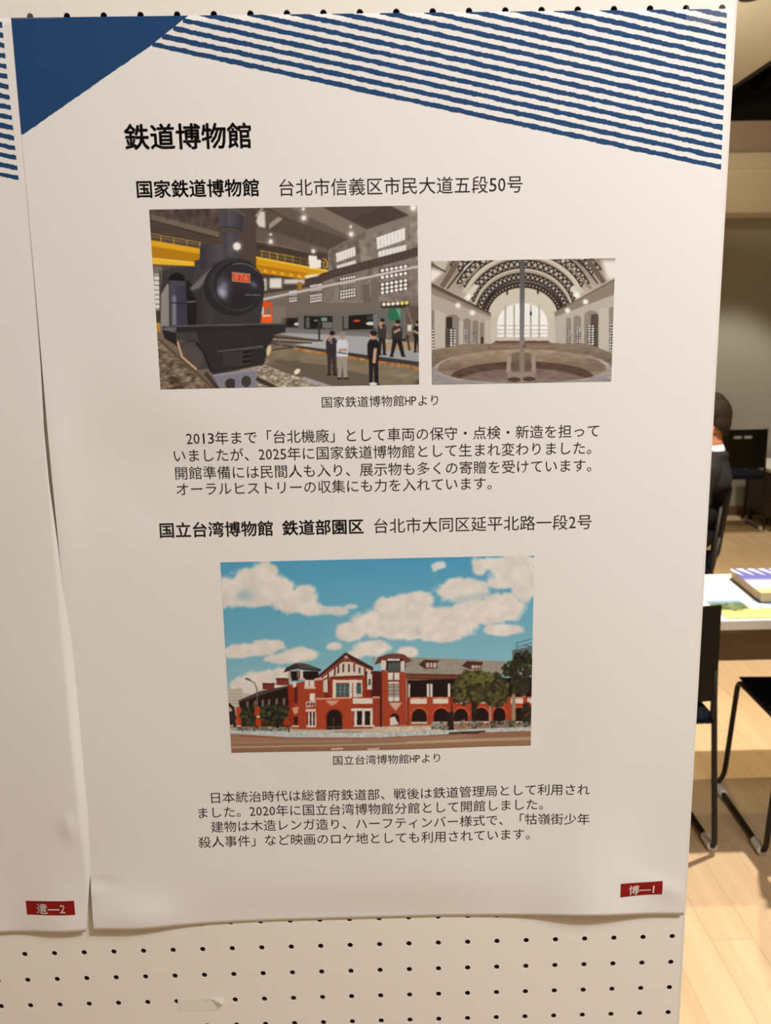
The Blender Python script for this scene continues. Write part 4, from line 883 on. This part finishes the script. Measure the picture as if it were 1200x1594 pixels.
pl = empty('poster', (-.885, 0, .9633), 0, 'cut off white poster at the left edge with only stripe ends and a red tag', 'poster')
sheet('paper_sheet', -1.1825, -.588, .9618, ZTOP, lift_left, pl, edge_left, hem_left, 120, 170)
corner('corner_triangle', -.597, lift_left, pl, 13); stripes('header_stripes', -.597, lift_left, pl, 15)
tg = tag(flat_print('page_tag', -.6515, -.6028, .9846, .9999, lift_left, pl, M_RED, 16, 6), 'dark red page tag')
reparent(lettering('tag_lettering', TAG2, lift_left, pl, M_WHITEINK, .0006, BG), tg)

# --- clear tape
def tape(x0, x1, z0, z1, y, label, flap=False, m=None):
    bm = bmesh.new(); n = 8
    row = [[bm.verts.new((x0 + (x1 - x0) * i / n, -y, z0 + (z1 - z0) * j)) for i in range(n + 1)] for j in (0, 1)]
    for i in range(n): bm.faces.new((row[0][i], row[0][i + 1], row[1][i + 1], row[1][i]))
    if flap:
        a = bm.verts.new((x1 - .010, -y - .0006, z1)); b = bm.verts.new((x1 + .004, -y - .005, z1 - .004)); c = bm.verts.new((x1 - .001, -y - .0015, z1 - .010))
        bm.faces.new((a, b, c)); d = bm.verts.new((x1 + .003, -y - .002, z1 - .0055)); bm.faces.new((b, a, d))
    tag(bm_obj('clear_tape', bm, m or M_TAPE), label, 'tape')
tape(-.509, -.465, .8660, .8803, .0004, 'strip of clear tape with a folded end on the bare pegboard', True)
tape(-.586, -.543, 1.8050, 1.8190, .0011, 'clear tape at the top left corner of the poster', m=M_TAPE2)
tape(-.030, .0085, 1.795, 1.813, .0014, 'clear tape over the stripe ends at the poster top right', m=M_TAPE2)

# ---------------------------------------------------------------- chairs
CH_W = .235
def chair_parts(root):
    for s in (-1, 1):
        x = s * CH_W
        bm = bmesh.new()
        tube(bm, fillet([(s * .188, -.028, .74), (s * .205, -.004, .50), (s * .218, 0.0, .30), (x, .0, .0155), (x, .415, .0155), (s * .230, .365, .075), (s * .222, .318, .430), (s * .206, .0, .418), (s * .192, -.030, .60)], .035, 5), .0084, 10)
        fr = bm_obj('side_frame', bm, M_FRAME, root, True)
        for y in (.045, .375):
            bm = bmesh.new(); tube(bm, [(x, y - .030, .0150), (x, y - .025, .0150), (x, y + .025, .0150), (x, y + .030, .0150)], .0150, 12)
            tag(bm_obj('glide', bm, M_GLIDE, fr, True), 'milky white plastic glide')
    for (hw, y, z) in ((.215, .30, .416), (.205, .04, .412)):
        bm = bmesh.new(); tube(bm, [(-hw, y, z), (hw, y, z)], .008, 10); bm_obj('cross_bar', bm, M_BLACKMETAL, root, True)
    # backrest with two grip slots
    xs = sorted([-.215, -.18, -.14, -.10, -.066, -.010, .010, .066, .10, .14, .18, .215]); zs = [.500, .54, .60, .66, .70, .728, .748, .765, .785, .797]
    bm = bmesh.new(); g = {}
    for i, x in enumerate(xs):
        for j, z in enumerate(zs):
            xx = x * (.955 - .07 * (z - .5) / .3) if abs(x) > .11 else x
            g[i, j] = bm.verts.new((xx, -.018 - .035 * (z - .5) / .3 - .022 * (1 - (x / .215) ** 2), z))
    for i in range(len(xs) - 1):
        for j in range(len(zs) - 1):
            if zs[j] == .728 and (xs[i], xs[i + 1]) in ((-.066, -.010), (.010, .066)): continue
            bm.faces.new((g[i, j], g[i + 1, j], g[i + 1, j + 1], g[i, j + 1]))
    bmesh.ops.solidify(bm, geom=bm.faces[:], thickness=.010)
    bmesh.ops.recalc_face_normals(bm, faces=bm.faces)
    bm_obj('backrest', bm, M_BLACK, root, False)
    bm = bmesh.new(); box(bm, (-.208, .0, .418), (.208, .335, .432), .006); bm_obj('seat_shell', bm, M_BLACK, root)
    bm = bmesh.new()
    n = 10; top = [[None] * (n + 1) for _ in range(n + 1)]
    for i in range(n + 1):
        for j in range(n + 1):
            u = -1 + 2 * i / n; v = -1 + 2 * j / n
            h = .452 - .010 * max(abs(u), abs(v)) ** 6 - .006 * (1 - u * u) * (1 - v * v); h -= .008 * max(v, 0) ** 3
            top[i][j] = bm.verts.new((u * .212, .165 + v * .175, h))
    for i in range(n):
        for j in range(n): bm.faces.new((top[i][j], top[i + 1][j], top[i + 1][j + 1], top[i][j + 1]))
    r = bmesh.ops.extrude_face_region(bm, geom=bm.faces[:])
    for e in r['geom']:
        if isinstance(e, bmesh.types.BMVert): e.co.z = .430
    bmesh.ops.recalc_face_normals(bm, faces=bm.faces)
    tag(bm_obj('seat_cushion', bm, M_SEAT, root, True), 'navy blue seat cushion')
def copy_tree(o, parent=None):
    c = o.copy(); COL.objects.link(c)
    if parent: c.parent = parent
    for ch in list(o.children): copy_tree(ch, c)
    return c
MANX, MANY = 1.324, 3.30
RV = Vector((.9325, -.3612, 0)); VV = Vector((.3612, .9325, 0)); FV = -RV; LV = -VV
man_rz = math.atan2(FV.y, FV.x) - math.pi / 2
mo = Vector((MANX, MANY, 0)) + RV * .0
proto = empty('sled_base_chair', (.466, 1.573, 0), 0, 'dark chair half hidden beside the white panel at the near table', 'chair', 'sled base chairs'); chair_parts(proto)
for (loc, rz, lab) in [((1.074, 1.534, 0), -.04, 'dark chair with a navy seat cut off by the right frame edge'),
                       ((2.432, 5.705, 0), 0, 'black chair with two grip slots standing by the far grey wall'),
                       ((mo.x, mo.y, 0), man_rz, 'dark chair under the seated person')]:
    c = copy_tree(proto); c.location = loc; c.rotation_euler = (0, 0, rz); c['label'] = lab

# ---------------------------------------------------------------- near table and what lies on it
tb = empty('folding_table', (1.40, 1.915, 0), 0, 'white topped table covered with leaflets behind the near chairs', 'table')
def local(o, p): o.parent = p; return o
bm = bmesh.new(); box(bm, (-.95, -.247, .668), (.95, .247, .70), .004); bm_obj('tabletop', bm, M_TABLE, tb)
bm = bmesh.new(); box(bm, (-.90, -.20, .640), (.90, .21, .668)); bm_obj('under_frame', bm, M_MODESTY, tb)
bm = bmesh.new()
prof = [(.195, .640), (.195, .615), (.183, .610), (.183, .590), (.195, .585), (.195, .555), (.183, .550), (.183, .530), (.195, .525), (.195, .512), (.184, .508), (.184, .444), (.195, .440), (.195, .400), (.205, .400), (.205, .640)]
a = [bm.verts.new((-.84, y, z)) for y, z in prof]; b = [bm.verts.new((.84, y, z)) for y, z in prof]
for i in range(len(prof)): bm.faces.new((a[i], a[(i + 1) % len(prof)], b[(i + 1) % len(prof)], b[i]))
bm.faces.new(a); bm.faces.new(b); [tube(bm, [(-.84, .192, z), (.84, .192, z)], .008, 10) for z in (.506, .480, .452)]; bmesh.ops.recalc_face_normals(bm, faces=bm.faces); bm_obj('modesty_panel', bm, M_MODESTY, tb)
for x in (-.84, .84):
    bm = bmesh.new(); tube(bm, [(x, 0, .645), (x, 0, .04)], .02, 14); tube(bm, fillet([(x, -.22, .014), (x, -.19, .03), (x, .19, .03), (x, .22, .014)], .03), .014, 12)
    bm_obj('leg', bm, M_BLACKMETAL, tb, True)
def leaflet(name, x, y, w_, d_, rz, z, m, label, cat, group=None, curl=.0):
    bm = bmesh.new(); n = 8; g = [[bm.verts.new((-w_ / 2 + w_ * i / n, -d_ / 2 + d_ * j / n, z + .0006 + curl * (i / n - .5) ** 2)) for j in range(n + 1)] for i in range(n + 1)]
    for i in range(n):
        for j in range(n): bm.faces.new((g[i][j], g[i + 1][j], g[i + 1][j + 1], g[i][j + 1]))
    bmesh.ops.solidify(bm, geom=bm.faces[:], thickness=.0005)
    o = bm_obj(name, bm, m); o.location = (x, y, 0); o.rotation_euler = (0, 0, rz); tag(o, label, cat, group); return o
leaflet('paper_leaflet', .80, 1.985, .30, .21, .06, .7005, M_SHEET, 'blank white sheet at the back of the near table beside the book', 'leaflet', None, .004)
leaflet('paper_leaflet', .745, 1.835, .26, .15, -.03, .7012, M_SHEET, 'white sheet at the near table edge partly under the green flyer', 'leaflet', None, .006)
img = paint_flyer()
fl = empty('flyer', (.905, 1.765, .7018), .02, 'colourful flyer of a green tree and yellow field at the table edge', 'flyer')
o = None
X, Zz = np.meshgrid(np.linspace(-.165, .165, img.shape[1]), np.linspace(-.086, .086, img.shape[0]))
V = np.stack([X.ravel(), Zz.ravel(), np.full(X.size, .0009)], 1); nx, nz = img.shape[1], img.shape[0]
F = [(j * nx + i, j * nx + i + 1, (j + 1) * nx + i + 1, (j + 1) * nx + i) for j in range(nz - 1) for i in range(nx - 1)]
o = mesh('printed_face', V, F, M_PRINT, fl)
a = o.data.color_attributes.new('print', 'FLOAT_COLOR', 'POINT'); rgba = np.ones((nz, nx, 4), np.float32); rgba[..., :3] = img[::-1]; a.data.foreach_set('color', rgba.ravel())
bm = bmesh.new(); box(bm, (-.165, -.086, 0), (.165, .086, .0008)); bm_obj('paper', bm, M_SHEET, fl)

def cover_mat():
    m = mat('book_cover', (.3, .3, .6), .4, .4); nt = m.node_tree; N = nt.nodes; L = nt.links
    tc = N.new('ShaderNodeTexCoord'); sx = N.new('ShaderNodeSeparateXYZ'); L.new(tc.outputs['Object'], sx.inputs[0])
    rmp = N.new('ShaderNodeValToRGB'); e = rmp.color_ramp
    e.elements[0].position = 0.0; e.elements[0].color = (.80, .52, .22, 1); e.elements[1].position = .16; e.elements[1].color = (.80, .55, .25, 1)
    for p, c in ((.18, (.62, .36, .08)), (.21, (.80, .76, .78)), (.46, (.62, .56, .74)), (.56, (.12, .12, .36)), (1.0, (.09, .10, .32))):
        q = e.elements.new(p); q.color = (*c, 1)
    mr = N.new('ShaderNodeMapRange'); mr.inputs[1].default_value = -.15; mr.inputs[2].default_value = .15; L.new(sx.outputs['Y'], mr.inputs[0]); L.new(mr.outputs[0], rmp.inputs[0])
    # white tapered rays at the far end
    ad = N.new('ShaderNodeMath'); ad.operation = 'MULTIPLY_ADD'; ad.inputs[1].default_value = .30; L.new(sx.outputs['Y'], ad.inputs[0]); L.new(sx.outputs['X'], ad.inputs[2])
    fr = N.new('ShaderNodeMath'); fr.operation = 'PINGPONG'; fr.inputs[1].default_value = .018; L.new(ad.outputs[0], fr.inputs[0])
    th = N.new('ShaderNodeMapRange'); th.inputs[1].default_value = .055; th.inputs[2].default_value = .138; th.inputs[3].default_value = 0.0; th.inputs[4].default_value = .0105; L.new(sx.outputs['Y'], th.inputs[0])
    ls = N.new('ShaderNodeMath'); ls.operation = 'LESS_THAN'; L.new(fr.outputs[0], ls.inputs[0]); L.new(th.outputs[0], ls.inputs[1])
    mx = N.new('ShaderNodeMix'); mx.data_type = 'RGBA'; mx.inputs[7].default_value = (.84, .84, .86, 1); L.new(ls.outputs[0], mx.inputs[0]); L.new(rmp.outputs[0], mx.inputs[6]); L.new(mx.outputs[2], N['Principled BSDF'].inputs['Base Color'])
    return m
bk = empty('book', (1.012, 1.950, .7012), -.06, 'thick book with a blue and white cover on the near table', 'book')
bm = bmesh.new(); box(bm, (-.103, -.136, .0025), (.103, .136, .0325), .001); bm_obj('pages', bm, M_BOOKSIDE, bk)
bm = bmesh.new(); box(bm, (-.107, -.140, .0325), (.107, .140, .0350), .0006); bm_obj('front_cover', bm, cover_mat(), bk)
bm = bmesh.new(); box(bm, (-.107, -.140, .0), (.107, .140, .0025), .0006); bm_obj('back_cover', bm, M_BLACK, bk)

# ---------------------------------------------------------------- low white table by the far wall
lt = empty('low_table', (3.25, 5.98, 0), 0, 'low white topped table by the far wall at the right frame edge', 'table')
bm = bmesh.new(); box(bm, (-.56, -.30, .455), (.56, .30, .485), .006); bm_obj('tabletop', bm, M_TABLE, lt)
bm = bmesh.new(); box(bm, (-.52, -.26, .10), (.52, .26, .455), .004); bm_obj('cabinet_body', bm, mat('dark_brown_laminate', (.055, .036, .024), .5, .3), lt)
for x in (-.48, .48):
    for y in (-.22, .22):
        bm = bmesh.new(); tube(bm, [(x, y, .10), (x, y, 0)], .018, 12); bm_obj('leg', bm, M_BLACKMETAL, lt, True)

# ---------------------------------------------------------------- the seated person
def P(a, l, z): return Vector((MANX, MANY, 0)) + FV * a + LV * l + Vector((0, 0, z))
def blob(parts, voxel, smooth=2, fac=.5):
    """tapered capsules and ellipsoids fused into one continuous surface; returns a mesh"""
    bm = bmesh.new()
    for p in parts:
        if p[0] == 'c':
            _, p0, r0, p1, r1 = p
            n = max(int((p1 - p0).length / (min(r0, r1) * .35)), 2)
            for i in range(n + 1):
                t = i / n; q = p0.lerp(p1, t); r = r0 * (1 - t) + r1 * t
                bmesh.ops.create_icosphere(bm, subdivisions=2, radius=r, matrix=Matrix.Translation(q))
        else:
            _, c, ra, rl, rz = p[:5]; tilt = p[5] if len(p) > 5 else 0
            R = Matrix((( FV.x, LV.x, 0), (FV.y, LV.y, 0), (0, 0, 1))).to_4x4() @ Matrix.Rotation(tilt, 4, 'Y')
            bmesh.ops.create_icosphere(bm, subdivisions=4, radius=1, matrix=Matrix.Translation(c) @ R @ Matrix.Diagonal((ra, rl, rz, 1)))
    me = bpy.data.meshes.new('blob'); bm.to_mesh(me); bm.free()
    o = bpy.data.objects.new('blob', me); COL.objects.link(o)
    m = o.modifiers.new('r', 'REMESH'); m.mode = 'VOXEL'; m.voxel_size = voxel
    s = o.modifiers.new('s', 'SMOOTH'); s.factor = fac; s.iterations = smooth
    bpy.context.view_layer.update()
    out = bpy.data.meshes.new_from_object(o.evaluated_get(bpy.context.evaluated_depsgraph_get()))
    bpy.data.objects.remove(o); bpy.data.meshes.remove(me); return out
person = empty('person', (MANX, MANY, 0), 0, 'person in a dark suit with short dark hair seated facing left', 'person')
def pchild(name, me, m):
    me.name = name; me.transform(Matrix.Translation((-MANX, -MANY, 0)))
    return link(name, me, m, person, True)
HC = P(.052, 0, 1.112)                          # head centre
def Hd(a, l, z): return HC + FV * a + LV * l + Vector((0, 0, z))
parts = [('e', Hd(0, 0, .018), .098, .077, .105), ('e', Hd(.028, 0, -.045), .068, .060, .075), ('c', Hd(.055, 0, -.095), .026, Hd(.07, 0, -.098), .022),
         ('e', Hd(.094, 0, -.012), .016, .013, .030, -.25), ('e', Hd(.104, 0, -.030), .012, .015, .010), ('e', Hd(.082, 0, .022), .018, .050, .014),
         ('e', Hd(.085, 0, -.062), .013, .026, .010), ('c', Hd(-.02, 0, -.07), .056, P(.035, 0, .985), .060), ('c', P(.035, 0, .985), .060, P(.045, 0, .93), .075)]
for s in (1, -1):
    parts += [('e', Hd(-.012, s * .079, -.038), .020, .009, .032, .15), ('e', Hd(-.016, s * .084, -.026), .019, .006, .018), ('e', Hd(.060, s * .038, -.035), .024, .024, .024)]
# torso, legs
parts += [('c', P(.045, 0, .90), .10, P(.07, 0, .80), .115), ('c', P(.07, 0, .80), .115, P(.12, 0, .60), .11), ('e', P(.13, 0, .575), .115, .165, .105)]
for s in (1, -1):
    parts += [('c', P(.040, s * .06, .905), .055, P(.045, s * .165, .895), .050), ('c', P(.05, s * .175, .89), .050, P(.10, s * .225, .66), .038), ('c', P(.10, s * .225, .66), .037, P(.335, s * .135, .625), .027),
              ('c', P(.14, s * .09, .57), .085, P(.54, s * .11, .535), .058), ('c', P(.54, s * .11, .535), .056, P(.53, s * .115, .32), .050), ('c', P(.53, s * .115, .32), .050, P(.555, s * .12, .09), .036),
              ('c', P(.545, s * .12, .06), .038, P(.68, s * .125, .035), .030)]
    # hands resting on the thighs: palm, four fingers and thumb
    wv = P(.335, s * .135, .628)
    def Q(a, l, z): return wv + FV * a + LV * (s * l) + Vector((0, 0, z))
    parts += [('c', Q(.02, 0, .0), .022, Q(.075, -.012, .004), .024), ('c', Q(.03, .022, .002), .014, Q(.08, .018, .003), .014), ('c', Q(.03, -.025, .002), .014, Q(.08, -.035, .003), .013)]
    for k, (ln, lo) in enumerate([(.062, -.036), (.072, -.013), (.068, .008), (.052, .028)]):
        b0 = Q(.085, lo, .006); b1 = Q(.085 + ln * .5, lo * 1.15, .004); b2 = Q(.085 + ln * .9, lo * 1.2, -.016)
        parts += [('c', b0, .0095, b1, .0088), ('c', b1, .0088, b2, .0072)]
    parts += [('c', Q(.035, -.036, .0), .0125, Q(.068, -.062, -.006), .0105), ('c', Q(.068, -.062, -.006), .0105, Q(.098, -.066, -.016), .0085)]
pchild('body', blob(parts, .0058, 3), M_SKIN)
hair = blob([('e', Hd(-.004, 0, .030), .104, .085, .105), ('e', Hd(-.032, 0, -.005), .074, .082, .085), ('c', Hd(-.050, 0, -.035), .050, Hd(-.046, 0, -.060), .044), ('e', Hd(.045, .012, .098), .062, .062, .034, .25), ('e', Hd(.0, 0, .108), .07, .062, .028)], .005, 2)
bm = bmesh.new(); bm.from_mesh(hair); kill = []
for v in bm.verts:
    q = v.co - HC; a = q.dot(FV); l = abs(q.dot(LV)); z = q.z
    if (a > .058 and z < .062 + .3 * (a - .058)) or (z < -.012 and -.028 < a) or (z < .02 and a > .035) or (z < .008 and l > .026 and a > -.020 + z * .85): kill.append(v)
    else:
        g = math.sin(l * 260 + a * 40) * .0012; v.co += v.normal * g
bmesh.ops.delete(bm, geom=kill, context='VERTS'); bm.to_mesh(hair); bm.free()
pchild('hair', hair, M_HAIR)
for s in (1, -1):
    bm = bmesh.new(); bmesh.ops.create_icosphere(bm, subdivisions=3, radius=.0125, matrix=Matrix.Translation(Hd(.076, s * .031, .002))); me = bpy.data.meshes.new('eye'); bm.to_mesh(me); bm.free(); ey = pchild('eye', me, M_EYE)
    bm = bmesh.new(); bmesh.ops.create_icosphere(bm, subdivisions=3, radius=.0062, matrix=Matrix.Translation(Hd(.0835, s * .031, .001))); me = bpy.data.meshes.new('iris'); bm.to_mesh(me); bm.free(); me.transform(Matrix.Translation((-MANX, -MANY, 0))); link('iris', me, M_IRIS, ey, True)
bm = bmesh.new(); bmesh.ops.create_icosphere(bm, subdivisions=3, radius=1, matrix=Matrix.Translation(Hd(.095, 0, -.062)) @ Matrix(((FV.x, LV.x, 0), (FV.y, LV.y, 0), (0, 0, 1))).to_4x4() @ Matrix.Diagonal((.006, .023, .005, 1))); me = bpy.data.meshes.new('mouth'); bm.to_mesh(me); bm.free(); pchild('mouth', me, M_LIP)
# jacket
jk = [('e', P(.030, 0, .955), .084, .088, .033), ('c', P(.035, 0, .895), .098, P(.055, 0, .84), .128), ('c', P(.055, 0, .84), .128, P(.115, 0, .62), .122), ('e', P(.055, 0, .84), .128, .195, .11), ('e', P(.12, 0, .57), .128, .185, .10), ('e', P(.10, 0, .68), .125, .175, .12)]
for s in (1, -1):
    jk += [('c', P(.038, s * .06, .925), .060, P(.045, s * .165, .900), .066), ('c', P(.05, s * .178, .895), .064, P(.10, s * .228, .66), .052), ('c', P(.10, s * .228, .66), .052, P(.315, s * .142, .628), .040), ('c', P(.07, s * .20, .77), .060, P(.08, s * .205, .75), .062)]
pchild('jacket', blob(jk, .009, 3), M_SUIT)
tag(pchild('shirt', blob([('c', P(.030, 0, .966), .0675, P(.040, 0, .945), .078), ('c', P(.045, 0, .905), .103, P(.072, 0, .80), .118)], .005, 3), M_SHIRT), 'white shirt with its collar showing above the jacket')
tr = [('e', P(.135, 0, .565), .125, .178, .108)]
for s in (1, -1):
    tr += [('c', P(.14, s * .09, .57), .096, P(.54, s * .11, .540), .070), ('c', P(.54, s * .11, .54), .069, P(.53, s * .115, .32), .064), ('c', P(.53, s * .115, .32), .064, P(.55, s * .12, .115), .056)]
pchild('trousers', blob(tr, .009, 3), M_SUIT)
for s in (1, -1):
    sh = blob([('c', P(.53, s * .12, .052), .050, P(.62, s * .123, .042), .042), ('c', P(.62, s * .123, .042), .042, P(.71, s * .127, .036), .035), ('c', P(.55, s * .12, .09), .045, P(.55, s * .12, .06), .048)], .006, 2)
    for v in sh.vertices: v.co.z = max(v.co.z, .001)
    tag(pchild('shoe', sh, M_SHOE), 'black leather shoe')
